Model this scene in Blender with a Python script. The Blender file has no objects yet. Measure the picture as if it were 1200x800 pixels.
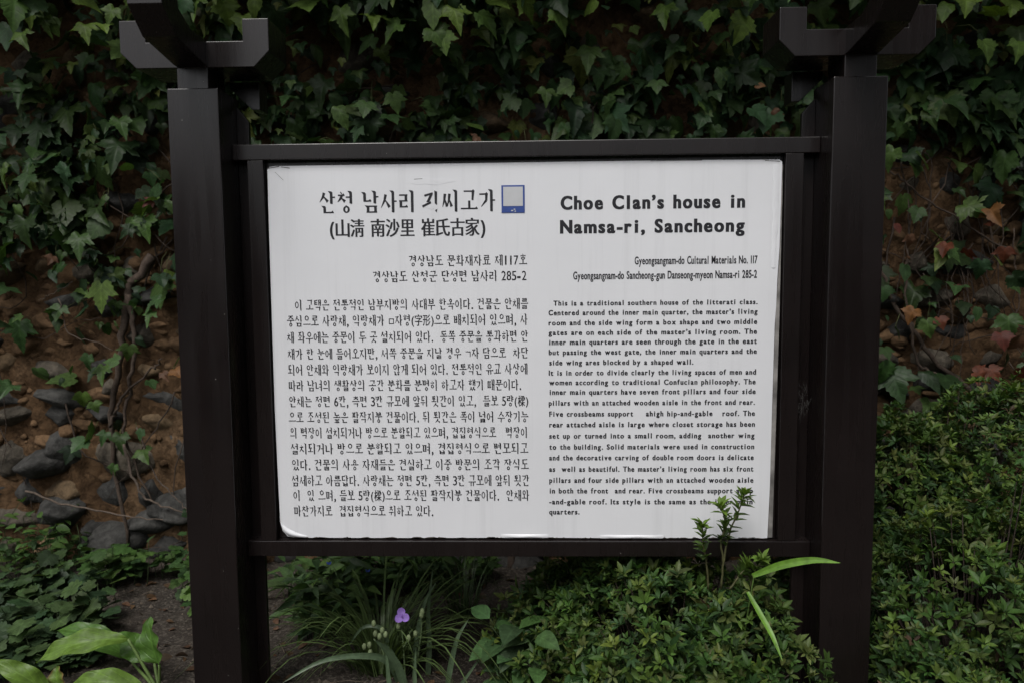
import bpy, bmesh, math, random
import numpy as np
from mathutils import Vector, Matrix, noise

# ---------------------------------------------------------------- camera, light, exposure
scene = bpy.context.scene
COL = scene.collection
CAM = np.array([0.0223, -1.7531, 1.10])
YAW, PITCH, ROLL, FPX = 0.02795, -0.0838, -0.00887, 867.0   # FPX: focal length in pixels of a 1200 px wide frame


def cam_axes():
    cy, sy = math.cos(YAW), math.sin(YAW)
    fwd = np.array([-sy * math.cos(PITCH), cy * math.cos(PITCH), math.sin(PITCH)])
    right = np.array([cy, sy, 0.0])
    up = np.cross(right, fwd)
    r = right * math.cos(ROLL) + up * math.sin(ROLL)
    u = -right * math.sin(ROLL) + up * math.cos(ROLL)
    return r, u, fwd


def at(px, py, Y):
    """The point of the vertical plane y = Y seen at pixel (px, py) of the 1200 x 800 photograph."""
    r, u, f = cam_axes()
    d = f + r * (px - 600) / FPX - u * (py - 400) / FPX
    return CAM + d * ((Y - CAM[1]) / d[1])


_r, _u, _f = cam_axes()
cam_data = bpy.data.cameras.new('camera')
cam = bpy.data.objects.new('camera', cam_data)
COL.objects.link(cam)
cam.matrix_world = Matrix(((_r[0], _u[0], -_f[0], CAM[0]), (_r[1], _u[1], -_f[1], CAM[1]),
                           (_r[2], _u[2], -_f[2], CAM[2]), (0, 0, 0, 1)))
cam_data.sensor_width = 36.0
cam_data.lens = 36.0 * FPX / 1200
cam_data.clip_start, cam_data.clip_end = 0.02, 800
cam_data.dof.use_dof = True
cam_data.dof.focus_distance = 1.78
cam_data.dof.aperture_fstop = 5.0
scene.camera = cam

SUN_ELEV, SUN_AZ = math.radians(56), math.radians(198)   # azimuth from +Y clockwise seen from above: behind the camera, to the left
world = bpy.data.worlds.new('World')
scene.world = world
world.use_nodes = True
wn, wl = world.node_tree.nodes, world.node_tree.links
wn.clear()
w_out = wn.new('ShaderNodeOutputWorld')
w_bg = wn.new('ShaderNodeBackground')
w_sky = wn.new('ShaderNodeTexSky')
w_sky.sky_type = 'NISHITA'
w_sky.sun_disc = False
w_sky.sun_elevation = SUN_ELEV
w_sky.sun_rotation = SUN_AZ
w_sky.air_density, w_sky.dust_density, w_sky.ozone_density = 1.0, 3.0, 1.0
w_hsv = wn.new('ShaderNodeHueSaturation')       # a veil of cloud takes most of the blue out of the sky
w_hsv.inputs['Saturation'].default_value = 0.22
wl.new(w_sky.outputs[0], w_hsv.inputs['Color'])
wl.new(w_hsv.outputs[0], w_bg.inputs['Color'])
w_bg.inputs['Strength'].default_value = 0.12
wl.new(w_bg.outputs[0], w_out.inputs['Surface'])

sun_data = bpy.data.lights.new('sun', 'SUN')
sun_data.energy = 1.5
sun_data.angle = math.radians(28)
sun_data.color = (1.0, 0.97, 0.92)
sun = bpy.data.objects.new('sun', sun_data)
COL.objects.link(sun)
_sd = Vector((math.sin(SUN_AZ) * math.cos(SUN_ELEV), math.cos(SUN_AZ) * math.cos(SUN_ELEV), math.sin(SUN_ELEV)))
sun.rotation_euler = _sd.to_track_quat('Z', 'Y').to_euler()
sun.location = (-2, -6, 8)

vs = scene.view_settings
vs.view_transform, vs.look, vs.gamma, vs.use_curve_mapping = 'Standard', 'None', 1.0, False
vs.exposure = 0.34
scene.render.engine = 'CYCLES'
scene.cycles.use_denoising = True
scene.cycles.max_bounces = 6
scene.cycles.transparent_max_bounces = 4

# ---------------------------------------------------------------- helpers
random.seed(7)
RNG = np.random.default_rng(11)


def link(o, parent=None):
    COL.objects.link(o)
    if parent is not None:
        o.parent = parent
    return o


def empty(name, loc=(0, 0, 0)):
    o = bpy.data.objects.new(name, None)
    o.empty_display_size = 0.05
    o.location = loc
    return link(o)


def tag(o, label=None, cat=None, group=None, kind=None):
    for k, v in (('label', label), ('category', cat), ('group', group), ('kind', kind)):
        if v:
            o[k] = v
    return o


def mesh_obj(name, verts, faces, mat, parent=None, smooth=False, origin=None):
    me = bpy.data.meshes.new(name)
    v = np.asarray(verts, float)
    if origin is not None:
        v = v - np.asarray(origin, float)
    me.from_pydata([tuple(a) for a in v], [], [tuple(int(i) for i in f) for f in faces])
    me.materials.append(mat)
    if smooth:
        me.polygons.foreach_set('use_smooth', [True] * len(me.polygons))
    me.update()
    o = bpy.data.objects.new(name, me)
    link(o, parent)
    if parent is not None and origin is None:       # vertices are given in world space; the parent only moves
        o.matrix_parent_inverse = Matrix.Translation(-Vector(parent.location))
    if origin is not None:
        o.location = origin
    return o


def bm_obj(name, bm, mat, parent=None, smooth=False):
    me = bpy.data.meshes.new(name)
    bm.to_mesh(me)
    bm.free()
    me.materials.append(mat)
    if smooth:
        me.polygons.foreach_set('use_smooth', [True] * len(me.polygons))
    o = bpy.data.objects.new(name, me)
    link(o, parent)
    if parent is not None:
        o.matrix_parent_inverse = Matrix.Translation(-Vector(parent.location))
    return o


def bevel_all(bm, w, seg=2):
    bmesh.ops.bevel(bm, geom=list(bm.edges), offset=w, segments=seg, profile=0.5, affect='EDGES', clamp_overlap=True)


def box_bm(x0, x1, y0, y1, z0, z1, bev=0.0015):
    bm = bmesh.new()
    bmesh.ops.create_cube(bm, size=1.0)
    for v in bm.verts:
        v.co = Vector(((x0 + x1) / 2 + v.co.x * (x1 - x0), (y0 + y1) / 2 + v.co.y * (y1 - y0),
                       (z0 + z1) / 2 + v.co.z * (z1 - z0)))
    if bev:
        bevel_all(bm, bev)
    return bm


def prism_bm(profile, axis, a0, a1, bev=0.0015):
    """profile: (u, z) outline; axis 'y': u is x, extruded along y; axis 'x': u is y, extruded along x."""
    bm = bmesh.new()
    def p(u, z, a):
        return (u, a, z) if axis == 'y' else (a, u, z)
    A = [bm.verts.new(p(u, z, a0)) for u, z in profile]
    B = [bm.verts.new(p(u, z, a1)) for u, z in profile]
    n = len(profile)
    bm.faces.new(A)
    bm.faces.new(B[::-1])
    for i in range(n):
        bm.faces.new((A[(i + 1) % n], A[i], B[i], B[(i + 1) % n]))
    bmesh.ops.recalc_face_normals(bm, faces=bm.faces)
    if bev:
        bevel_all(bm, bev)
    return bm


class Soup:
    """Collects verts / faces / per-vertex colours / uvs of many small pieces into one mesh (one part)."""
    def __init__(self):
        self.v, self.f, self.c, self.uv, self.n = [], [], [], [], 0

    def add(self, v, f, col=(1, 1, 1), uv=None):
        v = np.asarray(v, float).reshape(-1, 3)
        self.v.append(v)
        self.f.extend([tuple(int(i) + self.n for i in q) for q in f])
        c = np.empty((len(v), 4)); c[:, :3] = col; c[:, 3] = 1
        self.c.append(c)
        self.uv.append(np.zeros((len(v), 2)) if uv is None else np.asarray(uv, float))
        self.n += len(v)

    def instances(self, tmpl, pos, rot, scale, cols, deform=None):
        tv, tf, tuv = tmpl
        N, n = len(pos), len(tv)
        if N == 0:
            return
        T = np.repeat(tv[None], N, 0)
        if deform is not None:
            T = deform(T)
        sc = np.asarray(scale, float)
        T = T * (sc.reshape(N, 1, 1) if sc.ndim == 1 else sc[:, None, :])
        P = np.einsum('nij,nkj->nki', rot, T) + np.asarray(pos)[:, None, :]
        self.v.append(P.reshape(-1, 3))
        F = (np.asarray(tf)[None] + (np.arange(N) * n)[:, None, None] + self.n).reshape(-1, 3)
        self.f.extend(map(tuple, F.tolist()))
        c = np.ones((N, n, 4)); c[:, :, :3] = np.asarray(cols)[:, None, :]
        self.c.append(c.reshape(-1, 4))
        self.uv.append(np.tile(tuv, (N, 1)))
        self.n += N * n

    def build(self, name, mat, parent=None, smooth=True):
        if not self.v:
            return None
        V = np.concatenate(self.v)
        o = mesh_obj(name, V, self.f, mat, parent, smooth)
        me = o.data
        a = me.attributes.new('tint', 'FLOAT_COLOR', 'POINT')
        a.data.foreach_set('color', np.concatenate(self.c).astype(np.float32).ravel())
        UV = np.concatenate(self.uv)
        li = np.empty(len(me.loops), np.int32)
        me.loops.foreach_get('vertex_index', li)
        me.uv_layers.new(name='uv').data.foreach_set('uv', UV[li].astype(np.float32).ravel())
        return o


def tube(soup, pts, r0, r1, seg=6, col=(1, 1, 1)):
    pts = [Vector(p) for p in pts]
    n = len(pts)
    V, F = [], []
    ref = Vector((0.3, 0.9, 0.2))
    for i, p in enumerate(pts):
        d = (pts[min(i + 1, n - 1)] - pts[max(i - 1, 0)]).normalized()
        a = d.cross(ref)
        if a.length < 1e-3:
            a = d.cross(Vector((1, 0, 0)))
        a.normalize()
        b = d.cross(a)
        r = r0 + (r1 - r0) * i / max(1, n - 1)
        for k in range(seg):
            t = 2 * math.pi * k / seg
            V.append(p + (a * math.cos(t) + b * math.sin(t)) * r)
    for i in range(n - 1):
        for k in range(seg):
            k2 = (k + 1) % seg
            F.append((i * seg + k, i * seg + k2, (i + 1) * seg + k2, (i + 1) * seg + k))
    F.append(tuple(range(seg))[::-1])
    F.append(tuple((n - 1) * seg + k for k in range(seg)))
    soup.add([tuple(v) for v in V], F, col)


def curve_pts(ctrl, n=14, wob=0.0):
    """Catmull-Rom through ctrl, with a little wobble."""
    c = [np.array(p, float) for p in ctrl]
    c = [2 * c[0] - c[1]] + c + [2 * c[-1] - c[-2]]
    out = []
    m = len(c) - 3
    for i in range(n + 1):
        s = min(i / n * m, m - 1e-6)
        k = int(s); t = s - k
        p0, p1, p2, p3 = c[k:k + 4]
        q = 0.5 * ((2 * p1) + (-p0 + p2) * t + (2 * p0 - 5 * p1 + 4 * p2 - p3) * t * t + (-p0 + 3 * p1 - 3 * p2 + p3) * t ** 3)
        if wob and 0 < i < n:
            q = q + RNG.normal(0, wob, 3)
        out.append(q)
    return out


def frames(nrm, tip):
    """Rotation matrices whose Y column runs to the leaf's tip and whose Z column is its normal."""
    y = tip / np.linalg.norm(tip, axis=1, keepdims=True)
    z = nrm - (nrm * y).sum(1, keepdims=True) * y
    z = z / np.maximum(np.linalg.norm(z, axis=1, keepdims=True), 1e-6)
    x = np.cross(y, z)
    return np.stack([x, y, z], 2)


# ---------------------------------------------------------------- materials
def new_mat(name):
    m = bpy.data.materials.new(name)
    m.use_nodes = True
    nt = m.node_tree
    return m, nt.nodes, nt.links, nt.nodes['Principled BSDF']


def nd(n, t, **kw):
    x = n.new(t)
    for k, v in kw.items():
        if k in x.inputs:
            x.inputs[k].default_value = v
        else:
            setattr(x, k, v)
    return x


def ramp(n, stops):
    r = n.new('ShaderNodeValToRGB')
    els = r.color_ramp.elements
    while len(els) < len(stops):
        els.new(0.5)
    for e, (p, c) in zip(els, stops):
        e.position = p
        e.color = (*c, 1) if len(c) == 3 else c
    return r


def leaf_mat(name, gloss=0.42, trans=0.22, vein=0.35, freq=7.0, bump=0.35, spec=0.4):
    m, n, l, b = new_mat(name)
    att = nd(n, 'ShaderNodeAttribute', attribute_name='tint')
    uv = nd(n, 'ShaderNodeUVMap', uv_map='uv')
    sep = n.new('ShaderNodeSeparateXYZ'); l.new(uv.outputs[0], sep.inputs[0])
    ab = nd(n, 'ShaderNodeMath', operation='ABSOLUTE'); l.new(sep.outputs[0], ab.inputs[0])
    mid = nd(n, 'ShaderNodeMath', operation='LESS_THAN'); l.new(ab.outputs[0], mid.inputs[0]); mid.inputs[1].default_value = 0.035
    k = nd(n, 'ShaderNodeMath', operation='MULTIPLY_ADD'); l.new(ab.outputs[0], k.inputs[0]); k.inputs[1].default_value = -0.8
    l.new(sep.outputs[1], k.inputs[2])
    s = nd(n, 'ShaderNodeMath', operation='MULTIPLY'); l.new(k.outputs[0], s.inputs[0]); s.inputs[1].default_value = freq * 6.283
    co = nd(n, 'ShaderNodeMath', operation='COSINE'); l.new(s.outputs[0], co.inputs[0])
    mr = nd(n, 'ShaderNodeMapRange'); l.new(co.outputs[0], mr.inputs[0])
    mr.inputs[1].default_value, mr.inputs[2].default_value = 0.82, 1.0
    add = nd(n, 'ShaderNodeMath', operation='MAXIMUM'); l.new(mid.outputs[0], add.inputs[0]); l.new(mr.outputs[0], add.inputs[1])
    vs_ = nd(n, 'ShaderNodeMath', operation='MULTIPLY'); l.new((add if freq else mid).outputs[0], vs_.inputs[0]); vs_.inputs[1].default_value = vein
    tc = n.new('ShaderNodeTexCoord')
    no = nd(n, 'ShaderNodeTexNoise', Scale=60.0, Detail=3.0); l.new(tc.outputs['Object'], no.inputs['Vector'])
    nr = nd(n, 'ShaderNodeMapRange'); l.new(no.outputs[0], nr.inputs[0])
    nr.inputs[1].default_value, nr.inputs[2].default_value, nr.inputs[3].default_value, nr.inputs[4].default_value = 0.3, 0.7, 0.72, 1.25
    mul = nd(n, 'ShaderNodeVectorMath', operation='SCALE'); l.new(att.outputs['Color'], mul.inputs[0]); l.new(nr.outputs[0], mul.inputs['Scale'])
    mx = nd(n, 'ShaderNodeMix', data_type='RGBA', blend_type='MIX')
    l.new(vs_.outputs[0], mx.inputs['Factor']); l.new(mul.outputs[0], mx.inputs['A'])
    lt = nd(n, 'ShaderNodeVectorMath', operation='SCALE'); l.new(mul.outputs[0], lt.inputs[0]); lt.inputs['Scale'].default_value = 1.9
    l.new(lt.outputs[0], mx.inputs['B'])
    l.new(mx.outputs['Result'], b.inputs['Base Color'])
    b.inputs['Roughness'].default_value = gloss
    b.inputs['Specular IOR Level'].default_value = spec
    bp = nd(n, 'ShaderNodeBump', Strength=bump, Distance=0.002, invert=True); l.new((add if freq else mid).outputs[0], bp.inputs['Height'])
    l.new(bp.outputs[0], b.inputs['Normal'])
    tr = n.new('ShaderNodeBsdfTranslucent')
    t2 = nd(n, 'ShaderNodeMix', data_type='RGBA', blend_type='MULTIPLY'); t2.inputs['Factor'].default_value = 1
    l.new(mx.outputs['Result'], t2.inputs['A']); t2.inputs['B'].default_value = (1.6, 1.7, 0.7, 1)
    l.new(t2.outputs['Result'], tr.inputs['Color'])
    ms = nd(n, 'ShaderNodeMixShader'); ms.inputs[0].default_value = trans
    l.new(b.outputs[0], ms.inputs[1]); l.new(tr.outputs[0], ms.inputs[2])
    l.new(ms.outputs[0], n['Material Output'].inputs['Surface'])
    return m


def tint_mat(name, rough=0.8, noise_scale=40.0, lo=0.6, hi=1.35, bump=0.5, bdist=0.004, spec=0.3):
    m, n, l, b = new_mat(name)
    att = nd(n, 'ShaderNodeAttribute', attribute_name='tint')
    tc = n.new('ShaderNodeTexCoord')
    no = nd(n, 'ShaderNodeTexNoise', Scale=noise_scale, Detail=8.0, Roughness=0.65); l.new(tc.outputs['Object'], no.inputs['Vector'])
    nr = nd(n, 'ShaderNodeMapRange'); l.new(no.outputs[0], nr.inputs[0])
    nr.inputs[1].default_value, nr.inputs[2].default_value, nr.inputs[3].default_value, nr.inputs[4].default_value = 0.3, 0.7, lo, hi
    mul = nd(n, 'ShaderNodeVectorMath', operation='SCALE'); l.new(att.outputs['Color'], mul.inputs[0]); l.new(nr.outputs[0], mul.inputs['Scale'])
    l.new(mul.outputs[0], b.inputs['Base Color'])
    b.inputs['Roughness'].default_value = rough
    b.inputs['Specular IOR Level'].default_value = spec
    bp = nd(n, 'ShaderNodeBump', Strength=bump, Distance=bdist); l.new(no.outputs[0], bp.inputs['Height'])
    l.new(bp.outputs[0], b.inputs['Normal'])
    return m


def paint_mat():
    m, n, l, b = new_mat('dark_brown_paint')
    tc = n.new('ShaderNodeTexCoord')
    no = nd(n, 'ShaderNodeTexNoise', Scale=5.0, Detail=5.0, Roughness=0.6); l.new(tc.outputs['Object'], no.inputs['Vector'])
    r = ramp(n, [(0.3, (0.0066, 0.0046, 0.0045)), (0.7, (0.0110, 0.0076, 0.0074))]); l.new(no.outputs[0], r.inputs[0])
    sp = nd(n, 'ShaderNodeTexVoronoi', Scale=38.0); l.new(tc.outputs['Object'], sp.inputs['Vector'])
    lt = nd(n, 'ShaderNodeMath', operation='LESS_THAN'); l.new(sp.outputs['Distance'], lt.inputs[0]); lt.inputs[1].default_value = 0.035
    sc = n.new('ShaderNodeSeparateColor'); l.new(sp.outputs['Color'], sc.inputs[0])
    g = nd(n, 'ShaderNodeMath', operation='GREATER_THAN'); l.new(sc.outputs[0], g.inputs[0]); g.inputs[1].default_value = 0.8
    mm = nd(n, 'ShaderNodeMath', operation='MULTIPLY'); l.new(lt.outputs[0], mm.inputs[0]); l.new(g.outputs[0], mm.inputs[1])
    mx = nd(n, 'ShaderNodeMix', data_type='RGBA'); l.new(mm.outputs[0], mx.inputs['Factor'])
    l.new(r.outputs[0], mx.inputs['A']); mx.inputs['B'].default_value = (0.3, 0.29, 0.27, 1)
    l.new(mx.outputs['Result'], b.inputs['Base Color'])
    st = nd(n, 'ShaderNodeMapping'); st.inputs['Scale'].default_value = (40, 40, 2.5); l.new(tc.outputs['Object'], st.inputs[0])
    n2 = nd(n, 'ShaderNodeTexNoise', Scale=1.0, Detail=4.0); l.new(st.outputs[0], n2.inputs['Vector'])
    rr = nd(n, 'ShaderNodeMapRange'); l.new(n2.outputs[0], rr.inputs[0])
    rr.inputs[1].default_value, rr.inputs[2].default_value, rr.inputs[3].default_value, rr.inputs[4].default_value = 0.3, 0.7, 0.22, 0.34
    l.new(rr.outputs[0], b.inputs['Roughness'])
    b.inputs['Specular IOR Level'].default_value = 0.5
    bp = nd(n, 'ShaderNodeBump', Strength=0.06, Distance=0.002); l.new(n2.outputs[0], bp.inputs['Height']); l.new(bp.outputs[0], b.inputs['Normal'])
    return m


def flat_mat(name, col, rough=0.6, spec=0.4, var=0.12, scale=30.0):
    m, n, l, b = new_mat(name)
    tc = n.new('ShaderNodeTexCoord')
    no = nd(n, 'ShaderNodeTexNoise', Scale=scale, Detail=4.0); l.new(tc.outputs['Object'], no.inputs['Vector'])
    c = np.array(col)
    r = ramp(n, [(0.3, tuple(c * (1 - var))), (0.7, tuple(np.minimum(c * (1 + var), 1)))]); l.new(no.outputs[0], r.inputs[0])
    l.new(r.outputs[0], b.inputs['Base Color'])
    b.inputs['Roughness'].default_value = rough
    b.inputs['Specular IOR Level'].default_value = spec
    return m


def film_mat():
    """White sign film: faint smudges, hairline vertical creases, small dirt specks."""
    m, n, l, b = new_mat('white_sign_film')
    tc = n.new('ShaderNodeTexCoord')
    n1 = nd(n, 'ShaderNodeTexNoise', Scale=2.2, Detail=6.0, Roughness=0.6); l.new(tc.outputs['Object'], n1.inputs['Vector'])
    r = ramp(n, [(0.3, (0.725, 0.735, 0.765)), (0.7, (0.795, 0.805, 0.835))]); l.new(n1.outputs[0], r.inputs[0])
    v = nd(n, 'ShaderNodeTexVoronoi', Scale=13.0); l.new(tc.outputs['Object'], v.inputs['Vector'])
    sc = n.new('ShaderNodeSeparateColor'); l.new(v.outputs['Color'], sc.inputs[0])
    th = nd(n, 'ShaderNodeMapRange'); l.new(sc.outputs[0], th.inputs[0])
    th.inputs[1].default_value, th.inputs[2].default_value, th.inputs[3].default_value, th.inputs[4].default_value = 0.75, 1.0, 0.0, 0.035
    lt = nd(n, 'ShaderNodeMath', operation='LESS_THAN'); l.new(v.outputs['Distance'], lt.inputs[0]); l.new(th.outputs[0], lt.inputs[1])
    mx = nd(n, 'ShaderNodeMix', data_type='RGBA'); l.new(lt.outputs[0], mx.inputs['Factor'])
    l.new(r.outputs[0], mx.inputs['A']); mx.inputs['B'].default_value = (0.42, 0.40, 0.38, 1)
    l.new(mx.outputs['Result'], b.inputs['Base Color'])
    m3 = nd(n, 'ShaderNodeMapping'); m3.inputs['Scale'].default_value = (26, 1, 0.9); l.new(tc.outputs['Object'], m3.inputs[0])
    n3 = nd(n, 'ShaderNodeTexNoise', Scale=1.0, Detail=6.0, Roughness=0.7); l.new(m3.outputs[0], n3.inputs['Vector'])
    r3 = nd(n, 'ShaderNodeMapRange'); l.new(n3.outputs[0], r3.inputs[0])
    r3.inputs[1].default_value, r3.inputs[2].default_value, r3.inputs[3].default_value, r3.inputs[4].default_value = 0.52, 0.75, 1.0, 0.90
    m4 = nd(n, 'ShaderNodeVectorMath', operation='SCALE'); l.new(mx.outputs['Result'], m4.inputs[0]); l.new(r3.outputs[0], m4.inputs['Scale'])
    l.new(m4.outputs[0], b.inputs['Base Color'])
    mp = nd(n, 'ShaderNodeMapping'); mp.inputs['Scale'].default_value = (9, 1, 0.5); l.new(tc.outputs['Object'], mp.inputs[0])
    n2 = nd(n, 'ShaderNodeTexNoise', Scale=1.0, Detail=2.0); l.new(mp.outputs[0], n2.inputs['Vector'])
    bp = nd(n, 'ShaderNodeBump', Strength=0.35, Distance=0.006); l.new(n2.outputs[0], bp.inputs['Height'])
    l.new(bp.outputs[0], b.inputs['Normal'])
    b.inputs['Roughness'].default_value = 0.38
    b.inputs['Specular IOR Level'].default_value = 0.35
    return m


def clay_mat():
    m, n, l, b = new_mat('clay_daub')
    tc = n.new('ShaderNodeTexCoord')
    n1 = nd(n, 'ShaderNodeTexNoise', Scale=3.5, Detail=8.0, Roughness=0.65); l.new(tc.outputs['Object'], n1.inputs['Vector'])
    r = ramp(n, [(0.30, (0.055, 0.032, 0.017)), (0.5, (0.125, 0.074, 0.039)), (0.70, (0.21, 0.135, 0.078))]); l.new(n1.outputs[0], r.inputs[0])
    n2 = nd(n, 'ShaderNodeTexNoise', Scale=45.0, Detail=8.0, Roughness=0.7); l.new(tc.outputs['Object'], n2.inputs['Vector'])
    nr = nd(n, 'ShaderNodeMapRange'); l.new(n2.outputs[0], nr.inputs[0])
    nr.inputs[1].default_value, nr.inputs[2].default_value, nr.inputs[3].default_value, nr.inputs[4].default_value = 0.3, 0.7, 0.6, 1.3
    vo = nd(n, 'ShaderNodeTexVoronoi', Scale=16.0, feature='DISTANCE_TO_EDGE')
    nz = nd(n, 'ShaderNodeMix', data_type='RGBA'); nz.inputs['Factor'].default_value = 0.12
    l.new(tc.outputs['Object'], nz.inputs['A']); l.new(n2.outputs['Color'], nz.inputs['B']); l.new(nz.outputs['Result'], vo.inputs['Vector'])
    cr = nd(n, 'ShaderNodeMapRange'); l.new(vo.outputs['Distance'], cr.inputs[0])
    cr.inputs[1].default_value, cr.inputs[2].default_value, cr.inputs[3].default_value, cr.inputs[4].default_value = 0.0, 0.03, 0.82, 1.0
    mm = nd(n, 'ShaderNodeMath', operation='MULTIPLY'); l.new(nr.outputs[0], mm.inputs[0]); l.new(cr.outputs[0], mm.inputs[1])
    mul = nd(n, 'ShaderNodeVectorMath', operation='SCALE'); l.new(r.outputs[0], mul.inputs[0]); l.new(mm.outputs[0], mul.inputs['Scale'])
    l.new(mul.outputs[0], b.inputs['Base Color'])
    b.inputs['Roughness'].default_value = 0.95
    b.inputs['Specular IOR Level'].default_value = 0.15
    ad = nd(n, 'ShaderNodeMath', operation='ADD'); l.new(n2.outputs[0], ad.inputs[0]); l.new(cr.outputs[0], ad.inputs[1])
    bp = nd(n, 'ShaderNodeBump', Strength=1.0, Distance=0.012); l.new(ad.outputs[0], bp.inputs['Height']); l.new(bp.outputs[0], b.inputs['Normal'])
    return m


def soil_mat():
    m, n, l, b = new_mat('damp_soil')
    tc = n.new('ShaderNodeTexCoord')
    n1 = nd(n, 'ShaderNodeTexNoise', Scale=6.0, Detail=8.0, Roughness=0.7); l.new(tc.outputs['Object'], n1.inputs['Vector'])
    r = ramp(n, [(0.3, (0.014, 0.010, 0.007)), (0.55, (0.030, 0.022, 0.016)), (0.75, (0.050, 0.038, 0.028))]); l.new(n1.outputs[0], r.inputs[0])
    v = nd(n, 'ShaderNodeTexVoronoi', Scale=150.0); l.new(tc.outputs['Object'], v.inputs['Vector'])
    sc = n.new('ShaderNodeSeparateColor'); l.new(v.outputs['Color'], sc.inputs[0])
    g = nd(n, 'ShaderNodeMapRange'); l.new(sc.outputs[0], g.inputs[0])
    g.inputs[1].default_value, g.inputs[2].default_value, g.inputs[3].default_value, g.inputs[4].default_value = 0.6, 1.0, 0.0, 1.0
    mx = nd(n, 'ShaderNodeMix', data_type='RGBA'); l.new(g.outputs[0], mx.inputs['Factor'])
    l.new(r.outputs[0], mx.inputs['A']); mx.inputs['B'].default_value = (0.085, 0.072, 0.058, 1)
    l.new(mx.outputs['Result'], b.inputs['Base Color'])
    b.inputs['Roughness'].default_value = 0.9
    n3 = nd(n, 'ShaderNodeTexNoise', Scale=90.0, Detail=6.0); l.new(tc.outputs['Object'], n3.inputs['Vector'])
    bp = nd(n, 'ShaderNodeBump', Strength=0.9, Distance=0.008); l.new(n3.outputs[0], bp.inputs['Height']); l.new(bp.outputs[0], b.inputs['Normal'])
    return m


PAINT = paint_mat()
FILM = film_mat()
INK = flat_mat('black_lettering', (0.016, 0.016, 0.021), 0.55)
CLAY = clay_mat()
SOIL = soil_mat()
STONE = tint_mat('field_stone', 0.88, 34.0, 0.45, 1.6, 1.0, 0.014)
BARK = tint_mat('vine_bark', 0.9, 90.0, 0.55, 1.4, 0.8, 0.004)
IVY = leaf_mat('ivy_leaf', 0.44, 0.22, 0.30, 5.0, 0.35, 0.24)
DRY = leaf_mat('autumn_leaf', 0.6, 0.2, 0.2, 5.0)
AZALEA = leaf_mat('azalea_leaf', 0.46, 0.22, 0.16, 5.0, 0.2, 0.22)
HERB = leaf_mat('herb_leaf', 0.5, 0.25, 0.25, 6.0, 0.35, 0.22)
RIBBED = leaf_mat('ribbed_leaf', 0.42, 0.28, 0.25, 4.0, 0.4)
STRAP = leaf_mat('strap_leaf', 0.42, 0.2, 0.25, 0.0, 0.15)
PETAL = leaf_mat('petal', 0.6, 0.3, 0.12, 4.0, 0.1)
STEM = tint_mat('green_stem', 0.55, 60.0, 0.8, 1.2, 0.1)

# ---------------------------------------------------------------- ground
def ground_z(x, y):
    base = 0.03 * min(max((y + 0.2) / 1.1, 0.0), 1.0)
    if abs(x) < 4 and -3 < y < 2.5:
        base += 0.018 * noise.noise(Vector((x * 2.3, y * 2.3, 0.3))) + 0.008 * noise.noise(Vector((x * 9, y * 9, 4.1)))
    return base


def axis_coords(a, b, step, far):
    mid = list(np.arange(a, b + 1e-6, step))
    out = [far * 0.35 ** k for k in range(0, 4)]
    return [a - o for o in out if o > 0.3] + mid + [b + o for o in out[::-1] if o > 0.3]


gx, gy = axis_coords(-3.0, 3.0, 0.035, 300.0), axis_coords(-0.9, 1.3, 0.035, 300.0)
gv = [(x, y, ground_z(x, y)) for y in gy for x in gx]
nx = len(gx)
gf = [(j * nx + i, j * nx + i + 1, (j + 1) * nx + i + 1, (j + 1) * nx + i) for j in range(len(gy) - 1) for i in range(nx - 1)]
ground = mesh_obj('ground', gv, gf, SOIL, None, True)
tag(ground, kind='structure')

grit = Soup()
for i in range(2600):
    x, y = RNG.uniform(-2.2, 2.2), RNG.uniform(0.0, 1.0)
    s = abs(RNG.normal(0, 0.0035)) + 0.0015
    c = np.array([0.085, 0.07, 0.055]) * RNG.uniform(0.25, 1.5)
    z = ground_z(x, y)
    v = np.array([(1, 0, 0), (-1, 0, 0), (0, 1, 0), (0, -1, 0), (0, 0, 1), (0, 0, -.4)]) * s * RNG.uniform(0.6, 1.4, (6, 3))
    grit.add(v + (x, y, z + s * 0.2), [(0, 2, 4), (2, 1, 4), (1, 3, 4), (3, 0, 4), (2, 0, 5), (1, 2, 5), (3, 1, 5), (0, 3, 5)], c)
o = grit.build('gravel', tint_mat('grit', 0.9, 80, 0.7, 1.3, 0.2), None, False)
tag(o, 'pale grit and crumbs scattered over the dark soil of the bed', 'gravel', kind='stuff')

# ---------------------------------------------------------------- hedge and trees out of view, added to cut light and darken reflections
BELT = tint_mat('added_foliage', 0.9, 3.0, 0.5, 1.5, 0.4, 0.1)


def leaf_mass(name, n_, where, size, col):
    s_ = Soup()
    P = np.array([where() for _ in range(n_)])
    A = RNG.normal(0, 1, (n_, 3)); B = RNG.normal(0, 1, (n_, 3))
    A /= np.linalg.norm(A, axis=1, keepdims=True); B /= np.linalg.norm(B, axis=1, keepdims=True)
    sz = RNG.uniform(.6, 1.4, (n_, 1)) * size
    V = np.stack([P - A * sz, P + B * sz * .6, P + A * sz, P - B * sz * .6], 1).reshape(-1, 3)
    s_.add(V, [(4 * i, 4 * i + 1, 4 * i + 2, 4 * i + 3) for i in range(n_)], np.repeat(np.array(col) * RNG.uniform(.6, 1.4, (n_, 1)), 4, 0))
    return s_.build(name, BELT, None, False)


def belt_pt():
    a = math.radians(RNG.uniform(185, 355)); r_ = RNG.uniform(6.6, 7.6)
    x, y = r_ * math.cos(a) * 1.3, r_ * math.sin(a)
    top = 2.45 + .5 * noise.noise(Vector((x * .6, y * .6, 0))) + .3 * noise.noise(Vector((x * 2, y * 2, 5)))
    return (x, y, RNG.uniform(0, top))


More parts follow.
